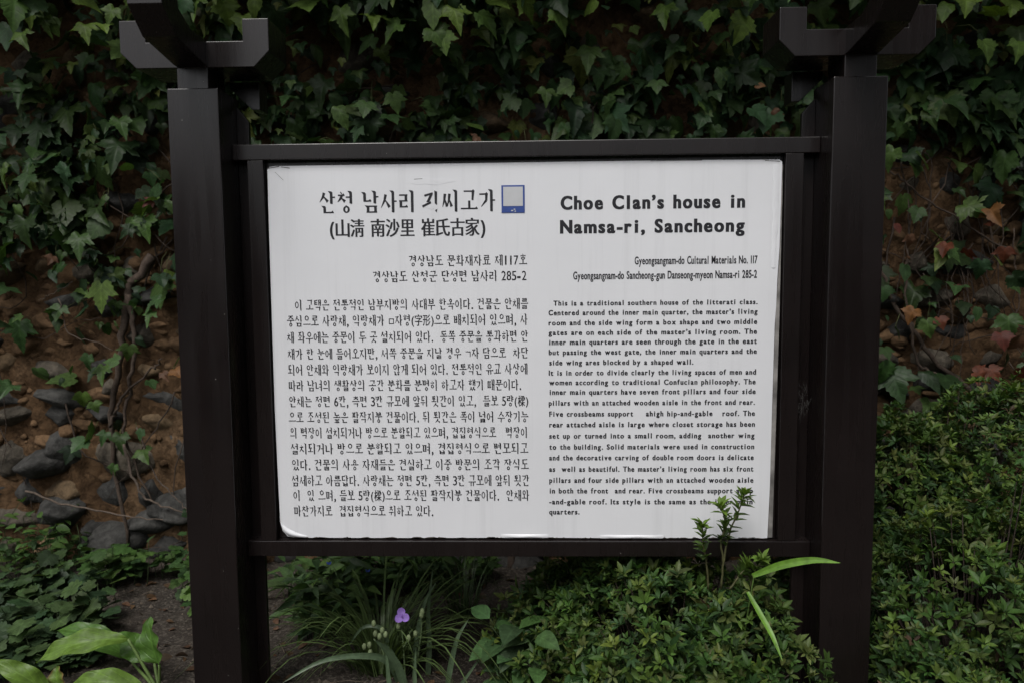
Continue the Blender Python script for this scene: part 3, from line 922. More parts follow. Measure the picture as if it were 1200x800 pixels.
def upright(v, y0, y1):
    k, nb = STEMS[v]
    ym = (y0 + y1) / 2 - .02
    ys = [ym] if nb == 1 else [ym - (y1 - y0) * .13, ym + (y1 - y0) * .13]
    out = []
    if k == 'i':
        out += sV(.78, y0, y1)
    elif k == 'a':
        out += sV(.72, y0, y1)
        for q in ys[:nb]:
            out += sH(.72, .93, q, False)
    elif k == 'ai':
        out += sV(.655, y0 + .03, y1 - .03, WV * .9) + sV(.86, y0, y1, WV * .9)
        for q in ys[:nb]:
            out += sH(.655, .86, q, False)
    elif k == 'e':
        out += sV(.80, y0, y1)
        for q in ys[:nb]:
            out += sH(.52, .80, q, False)
    elif k == 'ei':
        out += sV(.69, y0 + .03, y1 - .03, WV * .9) + sV(.88, y0, y1, WV * .9)
        for q in ys[:nb]:
            out += sH(.50, .69, q, False)
    return out


def hangul(ch):
    k = ord(ch) - 0xAC00
    i, v, f = INIT[k // 588], VOW[k % 588 // 28], FIN[k % 28]
    out = []
    if v in STEMS:
        tight = STEMS[v][0] in ('ai', 'e', 'ei')
        x1 = .52 if not tight else .47
        if f:
            out += jamo(i, .06, .06, x1 - .06, .43, 'v') + upright(v, .0, .58)
        else:
            out += jamo(i, .05, .17, x1 - .05, .60, 'v') + upright(v, .0, 1.0)
    elif v in MIXED:
        a, b_ = MIXED[v]
        s = .62 if f else 1.0
        ih = .31 if f else .42
        out += jamo(i, .10, .04, .40, ih, 'h')
        by = (.53 if f else .74) if a != 'ㅜ' else (.46 if f else .62)
        if a == 'ㅗ':
            out += sD(.31, .05 + ih, .31, by, WV * .8, WV * .8)
        out += sH(.02, .62, by, False)
        if a == 'ㅜ':
            out += sD(.33, by, .30, by + (.13 if f else .26), WV * .85, WV * .6)
        out += upright(b_, .0, s)
    else:
        ih = .31 if f else .44
        out += jamo(i, .20, .03, .60, ih, 'h')
        if v in 'ㅗㅛ':
            by = .50 if f else .85
            for q in ([.5] if v == 'ㅗ' else [.36, .64]):
                out += sD(q, .05 + ih, q, by, WV * .85, WV * .85)
            out += sH(.03, .97, by)
        elif v in 'ㅜㅠ':
            by = .44 if f else .62
            out += sH(.03, .97, by)
            for q in ([.5] if v == 'ㅜ' else [.36, .66]):
                out += sD(q, by, q - .01, .62 if f else 1.0, WV * .95, WV * .75)
        else:
            out += sH(.03, .97, .49 if f else .80)
    if f:
        y0 = .665
        out += jamo(f, .20 if v not in STEMS and v not in MIXED else .24, y0, .60, .995 - y0, 'f')
    return out


_glyph_cache = {}


def font_glyph(ch, bold):
    """Outline of one character of Blender's own font: (verts, faces) in font units."""
    key = (ch, bold)
    if key not in _glyph_cache:
        cu = bpy.data.curves.new('glyph', 'FONT')
        cu.body = ch
        cu.offset = bold
        cu.resolution_u = 4
        ob = bpy.data.objects.new('glyph', cu)
        COL.objects.link(ob)
        dg = bpy.context.evaluated_depsgraph_get()
        me = bpy.data.meshes.new_from_object(ob.evaluated_get(dg))
        _glyph_cache[key] = ([(v.co.x, v.co.y) for v in me.vertices], [tuple(p.vertices) for p in me.polygons])
        bpy.data.objects.remove(ob)
        bpy.data.curves.remove(cu)
        bpy.data.meshes.remove(me)
    return _glyph_cache[key]


ADV = {' ': .40, '.': .34, ',': .34, '(': .42, ')': .42, '-': .56, 'ㅁ': .86, 'ㄱ': .86}


class Ink:
    def __init__(self):
        self.v, self.f, self.k = [], [], 0

    def poly(self, pts):
        n_ = len(self.v)
        self.k += 1
        y = PY - 0.00035 - (self.k % 23) * 0.000008
        a = sum(pts[i][0] * pts[(i + 1) % len(pts)][1] - pts[(i + 1) % len(pts)][0] * pts[i][1] for i in range(len(pts)))
        if a < 0:
            pts = pts[::-1]
        self.v += [(x, y, z) for x, z in pts]
        self.f.append(tuple(range(n_, n_ + len(pts))))

    def mesh(self, vs_, fs_):
        n_ = len(self.v)
        self.k += 1
        y = PY - 0.00035 - (self.k % 23) * 0.000008
        self.v += [(x, y, z) for x, z in vs_]
        self.f += [tuple(q + n_ for q in f) for f in fs_]

    def korean(self, s, x0, x1, zb, h, bold=0.012, skip=None):
        """One line set between x0 and x1, its characters h high above zb."""
        items, x = [], 0.0
        for ch in s:
            hang = '가' <= ch <= '힣'
            a = 1.0 if hang else ADV.get(ch, .58 if ch.isdigit() else 1.0)
            items.append((ch, x, hang)); x += a
        total = x - .03
        sx = (x1 - x0) / total
        for n_, (ch, cx, hang) in enumerate(items):
            if ch == ' ':
                continue
            ox = x0 + cx * sx
            if hang:
                if skip == n_:
                    continue
                for p in hangul(ch):
                    self.poly([(ox + u * sx * .98, zb + h * (1 - w)) for u, w in p])
            else:
                cjk = ord(ch) > 0x2E80
                vs_, fs_ = font_glyph(ch, 0.0 if cjk or ch.isdigit() else bold)
                mn, mxx = min(u for u, _ in vs_), max(u for u, _ in vs_)
                a = ADV.get(ch, .58 if ch.isdigit() else 1.0)
                if ch in '.,':
                    tx = lambda u: ox + (u - mn + .06) * sx * 1.1
                    tz = lambda w: zb + h * (.06 + w * 1.05)
                elif ch in 'ㅁㄱ':
                    q = .62 / (mxx - mn)
                    tx = lambda u: ox + ((u - mn) * q + .12) * sx
                    tz = lambda w: zb + h * (.02 + w * 1.05)
                else:
                    q = (a - .10) / (mxx - mn) if ch != '-' else 1.0 * (a - .16) / (mxx - mn)
                    off = .05
                    if ch == '1':
                        q *= .30; off = .20
                    tx = lambda u: ox + ((u - mn) * q + off) * sx
                    lo, hi = (-.08, .84) if not ch.isdigit() and ch != '-' else (-.06, .76)
                    if ch in '()':
                        lo, hi = -.16, .90
                    tz = lambda w: zb + h * (w - lo) / (hi - lo)
                for sm in ((-1, 0, 1) if (cjk or ch.isdigit()) and ch not in 'ㅁㄱ' else (0,)):
                    self.mesh([(tx(u) + sm * sx * bold * .55, tz(w)) for u, w in vs_], fs_)

    def latin(self, s, x0, x1, zb, cap, bold, track, wd=0.0):
        items, x = [], 0.0
        for ch in s:
            if ch == ' ':
                x += .40 + track
                continue
            vs_, fs_ = font_glyph(ch, bold)
            mn, mxx = min(u for u, _ in vs_), max(u for u, _ in vs_)
            pad = .07 if ch in '1il' else 0
            items.append((vs_, fs_, x - mn + pad)); x += mxx - mn + .085 + track + 2 * pad
        x -= .085 + track
        sx, sz = (x1 - x0) / x, cap / (.682 + bold * 2)
        for vs_, fs_, o_ in items:
            for sm in ((-1, 0, 1) if wd else (0,)):
                self.mesh([(x0 + (u + o_ + sm * wd) * sx, zb + (w + bold) * sz) for u, w in vs_], fs_)

    def build(self, name):
        return mesh_obj(name, self.v, self.f, INK, panel)


blocks = {}
for n0, (key, s, x0, x1, zb, h) in enumerate(KOREAN):
    ink = blocks.setdefault(('k', key, n0 if key != 'B' else 0), Ink())
    if key == 'T':
        WV, TH = 0.152, 0.066
        ink.korean(s, x0, x1, zb, h, 0.03, skip=7)
        # the surname syllable is torn: only pieces of its strokes are left
        ux = lambda px: -0.4834 + (px - 373.8) * (0.4221 / 207.9)
        uz = lambda py: 1.2591 + (249.3 - py) * (0.0513 / 25.7)
        for poly in ([(497.5, 228.8), (507.5, 226.0), (508.2, 228.2), (498.5, 231.0)], [(505.2, 227), (508.2, 227.4), (503.6, 237.4), (500.2, 237.4)],
                     [(495, 241.3), (505.3, 236.4), (506, 238.8), (496, 243.8)], [(509.7, 223.8), (513, 225.6), (512.6, 241), (510.0, 239)],
                     [(510.0, 247), (513, 245.5), (512.2, 249.8)]):
            ink.poly([(ux(a), uz(b_)) for a, b_ in poly])
        WV, TH = 0.146, 0.074
    else:
        ink.korean(s, x0, x1, zb, h, 0.060 if key == 'H' else 0.030)
for n0, (key, s, x0, x1, zb, h) in enumerate(ENGLISH):
    ink = blocks.setdefault(('e', key, n0 if key != 'B' else 0), Ink())
    if key == 'T':
        ink.latin(s, x0, x1, zb, h, 0.026, 0.065, 0.030)
    elif key == 'A':
        ink.latin(s, x0, x1, zb, h, 0.016, 0.0, 0.022)
    else:
        ink.latin(s, x0, x1, zb, h, 0.020, 0.075, 0.030)
NAMES = {'T': 'title_lettering', 'H': 'subtitle_lettering', 'A': 'address_lettering', 'B': 'body_lettering'}
for (lang, key, _), ink in blocks.items():
    o = ink.build(NAMES[key])
    o['label'] = ('Korean' if lang == 'k' else 'English') + {'T': ' heading line in large black letters', 'H': ' reading in Chinese characters in brackets', 'A': ' listing or address line', 'B': ' description in small black letters'}[key]

# ---------------------------------------------------------------- leaf shapes
def star_leaf(right, center_y, cup=0.25, droop=0.35, rings=(0.55,)):
    """A lobed leaf from the right half of its outline (base to tip), as rings round a centre."""
    left = [(-x, y) for x, y in right[::-1] if x > 1e-6]
    out = [p for p in right] + left
    V, n_ = [(0, center_y)], len(out)
    for r_ in list(rings) + [1.0]:
        V += [(x * r_, center_y + (y - center_y) * r_) for x, y in out]
    F = [(0, 1 + i, 1 + (i + 1) % n_) for i in range(n_)]
    for k in range(len(rings)):
        a, b_ = 1 + k * n_, 1 + (k + 1) * n_
        for i in range(n_):
            j = (i + 1) % n_
            F += [(a + i, b_ + i, b_ + j), (a + i, b_ + j, a + j)]
    P = np.array([(x, y, cup * abs(x) * 0.6 - droop * y * y * 0.5 - 0.25 * x * x + 0.035 * math.sin(7 * x + 5 * y)) for x, y in V])
    return P, F, np.array(V)


def blade_leaf(width, prof, segs=4, cup=0.3, droop=0.25):
    """A simple leaf of length 1: prof(t) gives its half width along the way."""
    V, F, U = [], [], []
    for i in range(segs + 1):
        t = i / segs
        w = width * prof(t)
        for s in (-1, 0, 1):
            V.append((s * w, t, cup * w * abs(s) - droop * t * t)); U.append((s * 0.5 * prof(t), t))
    for i in range(segs):
        a = i * 3
        for k in (0, 1):
            F += [(a + k, a + k + 1, a + k + 4), (a + k, a + k + 4, a + k + 3)]
    return np.array(V), F, np.array(U)


IVY_A = star_leaf([(0, .07), (.12, -.07), (.27, -.09), (.36, -.02), (.47, .02), (.47, .13), (.60, .20), (.57, .31), (.84, .56), (.66, .55), (.57, .60), (.46, .56), (.33, .54), (.37, .68), (.28, .72), (.29, .86), (.18, .92), (.13, 1.04), (0, 1.24)], .34, .35, .45)
IVY_B = star_leaf([(0, .05), (.14, -.10), (.31, -.08), (.40, .02), (.52, .08), (.50, .20), (.64, .25), (.60, .35), (.74, .50), (.57, .51), (.50, .58), (.37, .57), (.38, .70), (.27, .76), (.25, .90), (.13, .98), (0, 1.14)], .34, 0.55, 0.6)
IVY_C = star_leaf([(0, .04), (.14, -.04), (.26, .0), (.36, .08), (.42, .2), (.40, .30), (.46, .42), (.38, .55), (.36, .66), (.24, .76), (.20, .86), (0, 1.05)], .36, 0.15, 0.7)
OVATE = blade_leaf(.30, lambda t: math.sin(math.pi * min(1, t ** .75)) ** .8 if 0 < t < 1 else 0.02, 5)
AZ_LEAF = blade_leaf(.195, lambda t: math.sin(math.pi * t ** .85) ** .8 if 0 < t < 1 else 0.03, 3, 0.5, 0.15)
LANCE = blade_leaf(.16, lambda t: (math.sin(math.pi * t ** .7) if 0 < t < 1 else 0.04), 5, 0.4, 0.3)
LOBED = star_leaf([(0, .1), (.16, -.02), (.34, .0), (.46, .14), (.40, .26), (.56, .36), (.60, .52), (.44, .56), (.50, .70), (.40, .82), (.24, .80), (.20, .94), (0, 1.02)], .42, 0.35, 0.2)


def grid_leaf(soup, base, tip, width, col, bend=0.1, up=(0, 0, 1), fold=0.25, wave=0.0, nw=0, prof=None, segs=12, cross=6, col2=None, twist=0.0):
    """One large leaf as a curved sheet from base to tip."""
    base, tip, up = Vector(base), Vector(tip), Vector(up)
    d = tip - base
    side = d.cross(up).normalized()
    upn = side.cross(d).normalized()
    prof = prof or (lambda t: max(0.02, math.sin(math.pi * min(1.0, t ** 0.8)) ** 0.85) if t < 1 else 0.0)
    V, F, U, Cc = [], [], [], []
    for i in range(segs + 1):
        t = i / segs
        c = base + d * t + upn * (bend * 4 * t * (1 - t))
        ca, sa = math.cos(twist * t), math.sin(twist * t)
        sd, un = side * ca + upn * sa, upn * ca - side * sa
        w = width * 0.5 * prof(t)
        for k in range(cross + 1):
            s = k / cross * 2 - 1
            h = fold * abs(s) * w + wave * math.sin(t * nw + s * 1.5) * abs(s)
            V.append(tuple(c + sd * (s * w) + un * h)); U.append((s * 0.6, t))
            cc = np.array(col) if col2 is None else np.array(col) * (1 - abs(s) ** 3) + np.array(col2) * abs(s) ** 3
            Cc.append(cc)
    for i in range(segs):
        for k in range(cross):
            a = i * (cross + 1) + k
            F.append((a, a + 1, a + cross + 2, a + cross + 1))
    soup.add(V, F, np.array(Cc), U)


def jitter(cols, n_, lo=.7, hi=1.3):
    base = np.array(cols)[RNG.integers(0, len(cols), n_)]
    return base * RNG.uniform(lo, hi, (n_, 1)) * RNG.uniform(.92, 1.08, (n_, 3))


def unit(v):
    return v / np.maximum(np.linalg.norm(v, axis=1, keepdims=True), 1e-9)


# ---------------------------------------------------------------- ivy on the wall
GREENS = [(.029, .058, .020), (.038, .072, .021), (.024, .052, .023), (.050, .086, .023), (.031, .062, .025)]
LIME = [(.10, .15, .035), (.13, .16, .04)]
REDS = [(.11, .030, .012), (.085, .020, .012), (.16, .07, .02), (.09, .042, .02)]


def ivy_leaves(soup, pts, size, cols, out=0.62, upn=0.85, spread=0.42, hang=0.75):
    n_ = len(pts)
    nrm = unit(np.array([0, -out, upn]) + RNG.normal(0, spread, (n_, 3)))
    tip = unit(np.array([0, -0.62, -hang]) + RNG.normal(0, .46, (n_, 3)))
    R_ = frames(nrm, tip)
    which = RNG.integers(0, 5, n_)
    for k, T in ((0, IVY_A), (1, IVY_A), (2, IVY_B), (3, IVY_B), (4, IVY_C)):
        m_ = which == k
        if m_.any():
            sc = size[m_][:, None] * np.stack([RNG.uniform(.85, 1.15, m_.sum()), RNG.uniform(.85, 1.1, m_.sum()), RNG.uniform(.2, 2.6, m_.sum())], 1)
            soup.instances(T, pts[m_], R_[m_], sc, cols[m_])


def wall_field(x0, x1, z0, z1, dens, keep, prot):
    n_ = int((x1 - x0) * (z1 - z0) * dens)
    x, z = RNG.uniform(x0, x1, n_), RNG.uniform(z0, z1, n_)
    k = np.array([keep(a, b_) for a, b_ in zip(x, z)])
    gap = np.array([sstep(-.30, .10, patchy(a, b_, 4.5, 77) + .5 * patchy(a, b_, 9.5, 13)) for a, b_ in zip(x, z)])
    m_ = RNG.uniform(0, 1, n_) < k * (np.where(z > 1.3, .32, .14) + .7 * gap)
    x, z = x[m_], z[m_]
    y = WY - 0.035 - np.array([prot(a, b_) for a, b_ in zip(x, z)]) * RNG.uniform(0.0, 1.0, len(x)) ** 1.3
    return np.stack([x, y, z], 1)


def patchy(x, z, s=2.6, o=0.0):
    return noise.noise(Vector((x * s + o, o * 1.3, z * s)))


def sstep(a, b_, v):
    t = min(max((v - a) / (b_ - a), 0), 1)
    return t * t * (3 - 2 * t)


def overhang(x, z):
    return 0.10 + 0.30 * sstep(1.75, 2.15, z) + 0.04 * patchy(x, z, 4)


IVY_SPECS = [
    # name part of the wall, x range, trunk control points, density function
    ('left', -3.3, -0.95, lambda x, z: (sstep(.96, 1.24, z + .22 * patchy(x, z, 2.2, 3)) * (.62 + .75 * patchy(x, z, 3.1, 9)) + (.10 if z > .45 else .03) * (patchy(x, z, 4, 5) > .12))),
    ('middle', -0.95, 0.98, lambda x, z: (sstep(.95, 1.3, z) * (.62 + .85 * patchy(x, z, 3.0, 21)) + (.10 if z > .3 else 0.0))),
    ('right', 0.98, 3.3, lambda x, z: (sstep(1.20, 1.66, z + .55 * (x - 1.55) + .15 * patchy(x, z, 2.6, 31)) * (.66 + .7 * patchy(x, z, 3.3, 41)) + .13 * (z > .55))),
]
LABELS = {'left': 'climbing ivy with lobed leaves covering the upper wall left of the sign',
          'middle': 'climbing ivy hanging over the wall top above and behind the sign',
          'right': 'climbing ivy with some red autumn leaves on the wall right of the sign'}
for key, x0, x1, keep in IVY_SPECS:
    root = empty('climbing_ivy', ((x0 + x1) / 2, WY - 0.05, 0.03))
    tag(root, LABELS[key], 'ivy', 'ivy plants climbing the clay wall')
    sp = Soup()
    pts = wall_field(x0, x1, .25, 2.25, 1500, keep, overhang)
    cols = jitter(GREENS, len(pts), .45, 1.35)
    lime = RNG.uniform(0, 1, len(pts)) < .03 + .16 * (pts[:, 2] > 1.85)  # the extra lime near the top stands in for skylight
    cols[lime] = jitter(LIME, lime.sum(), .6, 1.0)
    ivy_leaves(sp, pts, RNG.gamma(5, .0098, len(pts)).clip(.022, .095), cols)
    # the crest: leaves heaped on the wall's top, colours lightened to stand in for skylight
    n_ = int((x1 - x0) * 260)
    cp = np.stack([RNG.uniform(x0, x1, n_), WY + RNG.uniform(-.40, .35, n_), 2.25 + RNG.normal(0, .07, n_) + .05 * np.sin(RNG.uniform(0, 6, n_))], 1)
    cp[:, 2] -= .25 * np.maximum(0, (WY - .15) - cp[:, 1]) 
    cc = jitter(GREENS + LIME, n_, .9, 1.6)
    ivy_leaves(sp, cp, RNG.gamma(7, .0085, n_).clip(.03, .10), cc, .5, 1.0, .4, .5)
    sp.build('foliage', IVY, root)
    # woody stems and fine runners
    st = Soup()
    bark = np.array([.060, .044, .034])
    ncr = int((x1 - x0) * 16)
    for i in range(ncr):
        x = RNG.uniform(x0 + .1, x1 - .1); z = RNG.uniform(.5, 1.9)
        c = [np.array([x, WY - .035, z])]
        ang = RNG.uniform(-2.6, -.5)
        for k in range(4):
            ang += RNG.normal(0, .5)
            c.append(c[-1] + np.array([math.cos(ang), 0, math.sin(ang)]) * RNG.uniform(.08, .2) + np.array([0, RNG.normal(0, .012), 0]))
            c[-1][2] = max(c[-1][2], .08); c[-1][1] = min(max(c[-1][1], WY - .10), WY - .02)
            c[-1][0] = min(max(c[-1][0], x0), x1)
        tube(st, curve_pts(c, 14, .003), RNG.uniform(.0018, .0045), .0012, 5, bark * RNG.uniform(.6, 1.5))
    # leaf stalks of a sample of leaves
    for p in pts[RNG.integers(0, len(pts), 260)]:
        q = p + np.array([RNG.normal(0, .05), .05, RNG.uniform(.0, .10)])
        tube(st, [p, (p + q) / 2 + np.array([0, -.01, .015]), q], .0013, .0011, 4, np.array([.09, .10, .04]))
    trunks = {'left': [[(178, 300), (150, 345), (146, 390), (138, 440), (130, 490), (136, 560), (150, 640)], [(150, 345), (158, 400), (152, 450), (148, 520), (180, 590)], [(128, 500), (140, 470), (170, 440), (190, 420)]],
              'middle': [[(600, 690), (597, 640), (590, 560), (560, 420), (540, 250), (520, 140)], [(590, 560), (640, 400), (680, 200), (700, 120)]],
              'right': [[(1210, 530), (1100, 425), (1070, 385), (1045, 350), (1030, 300), (1034, 240)], [(1104, 440), (1075, 420), (1062, 330), (1066, 250), (1056, 190)], [(1190, 300), (1130, 262), (1080, 230), (1042, 200)]]}[key]
    for t_i, tr in enumerate(trunks):
        c = [at(px, py, WY - .055 - .012 * t_i) for px, py in tr]
        tube(st, curve_pts(c, 26, .004), (.017, .011, .006)[t_i] * (1 if key != 'right' else .55), .006 if t_i == 0 else .003, 7, bark * 1.25)
    if key == 'left':
        for tr, r_ in (([(30, 575), (75, 590), (120, 600), (160, 606), (200, 608)], .0045), ([(145, 520), (160, 570), (185, 590), (215, 600)], .0055), ([(68, 350), (80, 390), (110, 400), (132, 410)], .0022), ([(160, 500), (185, 560), (212, 590), (222, 600)], .003), ([(85, 330), (60, 345), (45, 352)], .0018)):
            tube(st, curve_pts([at(px, py, WY - .10) for px, py in tr], 18, .003), r_, r_ * .5, 6, np.array([.11, .085, .068]))
    if key == 'right':
        for i in range(26):
            px, py = RNG.uniform(1045, 1200), RNG.uniform(170, 330)
            tr = [(px, py), (px + RNG.normal(0, 12), py + 40), (px + RNG.normal(0, 16), py + 85), (px + RNG.normal(0, 20), py + 130)]
            tube(st, curve_pts([at(a, b_, WY - .06) for a, b_ in tr], 12, .003), .0028, .0014, 5, bark * RNG.uniform(.6, 1.6))
    st.build('woody_stems', BARK, root)
    # a few withered leaves
    dr = Soup()
    if key == 'right':
        spots = [(1160, 245, .09, 2), (1168, 258, .07, 0), (1110, 285, .07, 0), (1135, 292, .08, 1), (1066, 275, .06, 3), (1072, 362, .085, 2), (1100, 372, .06, 0), (1140, 436, .10, 0), (1158, 430, .08, 0),
                 (1172, 390, .08, 1), (1190, 440, .10, 1), (1195, 395, .08, 3), (1050, 262, .06, 1), (1062, 300, .06, 3), (1120, 335, .06, 1), (1178, 290, .07, 0)]
    elif key == 'left':
        spots = [(205, 432, .075, 2), (190, 436, .05, 3), (62, 300, .05, 3), (178, 235, .05, 1)]
    else:
        spots = [(618, 30, .09, 2), (885, 100, .05, 2), (560, 160, .05, 3), (905, 130, .05, 3)]
    if spots:
        P = np.array([at(a, b_, WY - .17) for a, b_, _, _ in spots])
        ivy_leaves(dr, P, np.array([s for _, _, s, _ in spots]) * .62, np.array([REDS[k] for _, _, _, k in spots]) * 1.0, .9, .3, .35)
        dr.build('withered_leaves', DRY, root)
    # single leaves that stand out in the photograph, each at its own place on the wall
    fe = Soup()
    feat = {'left': [(45, 15, .13, 3), (60, 32, .10, 1), (15, 5, .11, 3), (90, 12, .10, 3), (135, 20, .09, 1), (100, 40, .10, 3), (25, 50, .09, 1), (120, 40, .085, 3), (80, 85, .06, 0), (55, 30, .09, 1), (105, 75, .10, 0), (30, 110, .11, 0), (140, 150, .10, 1), (80, 205, .12, 2), (35, 215, .10, 0), (150, 210, .08, 1),
                     (95, 285, .12, 1), (20, 250, .09, 3), (185, 245, .10, 3), (180, 275, .07, 0), (45, 440, .12, 1), (15, 460, .10, 0), (190, 360, .085, 0), (180, 375, .07, 1), (140, 432, .08, 1), (105, 425, .07, 0), (110, 480, .06, 3), (125, 515, .07, 0), (175, 455, .06, 0)],
            'middle': [(505, 45, .12, 0), (262, 12, .11, 3), (285, 30, .10, 3), (235, 8, .10, 1), (300, 8, .09, 3), (610, 10, .11, 3), (650, 25, .11, 1), (560, 28, .11, 0), (700, 12, .10, 3), (780, 18, .10, 1), (400, 20, .11, 1), (440, 30, .10, 3), (460, 120, .10, 3), (340, 125, .10, 0), (395, 135, .11, 3), (430, 130, .10, 1), (455, 145, .10, 0), (870, 30, .12, 3), (835, 25, .10, 1), (845, 90, .10, 1), (855, 95, .08, 2), (820, 130, .06, 3), (905, 140, .13, 2),
                       (880, 138, .11, 2), (770, 105, .09, 1), (700, 90, .10, 0), (720, 150, .12, 0), (640, 115, .09, 3), (670, 110, .09, 3), (520, 50, .10, 1), (530, 20, .11, 3), (575, 12, .11, 3), (470, 40, .11, 0)],
            'right': [(1048, 185, .10, 3), (1075, 192, .11, 3), (1110, 15, .10, 1), (1130, 8, .10, 3), (1170, 30, .11, 3), (1190, 60, .10, 1), (1185, 12, .10, 3), (1180, 190, .14, 1), (1160, 180, .11, 0), (1190, 120, .12, 0), (1150, 260, .09, 1), (1110, 300, .10, 1), (1120, 345, .10, 0), (1085, 385, .10, 3), (1180, 380, .11, 1), (1145, 370, .08, 0), (1150, 315, .10, 2), (1060, 320, .09, 0), (1150, 60, .10, 1), (1110, 130, .11, 0)]}[key]
    P = np.array([at(a, b_, WY - .16 - (.14 if b_ < 70 else 0)) for a, b_, _, _ in feat])
    P[:, 2] += .03
    ivy_leaves(fe, P, np.array([s for _, _, s, _ in feat]) * .60, np.array([GREENS[k] for _, _, _, k in feat]) * np.array([[1.9, 1.7, 1.2] if f_[1] < 65 else [1.3, 1.3, 1.3] for f_ in feat]) * RNG.uniform(.85, 1.15, (len(feat), 1)), .6, .9, .25, .75)  # highest leaves tinted brighter, skylight put into their colour
    fe.build('foliage', IVY, root)

# ---------------------------------------------------------------- azalea bushes
AZ_COL = [(.040, .084, .020), (.052, .100, .021), (.032, .068, .022), (.070, .118, .024), (.080, .104, .030)]
AZ_TIP = [(.115, .165, .030), (.10, .15, .035)]


def whorls(soup, P, axis, size, cols, k=7):
    n_ = len(P)
    for j in range(k):
        a = 2 * math.pi * (j + RNG.uniform(-.25, .25, n_)) / k
        ref = unit(np.cross(axis, np.array([.31, .77, .21]) + np.zeros_like(axis)))
        b_ = np.cross(axis, ref)
        rad = ref * np.cos(a)[:, None] + b_ * np.sin(a)[:, None]
        el = RNG.uniform(.05, 1.9, n_)[:, None]
        tip = unit(rad + axis * el + RNG.normal(0, .22, (n_, 3)))
        nrm = unit(axis * 1.0 - rad * .5 * el + RNG.normal(0, .15, (n_, 3)))
        soup.instances(AZ_LEAF, P + rad * (.10 * size[:, None]), frames(nrm, tip), size * RNG.uniform(.55, 1.2, n_), cols * RNG.uniform(.75, 1.25, (n_, 1)))


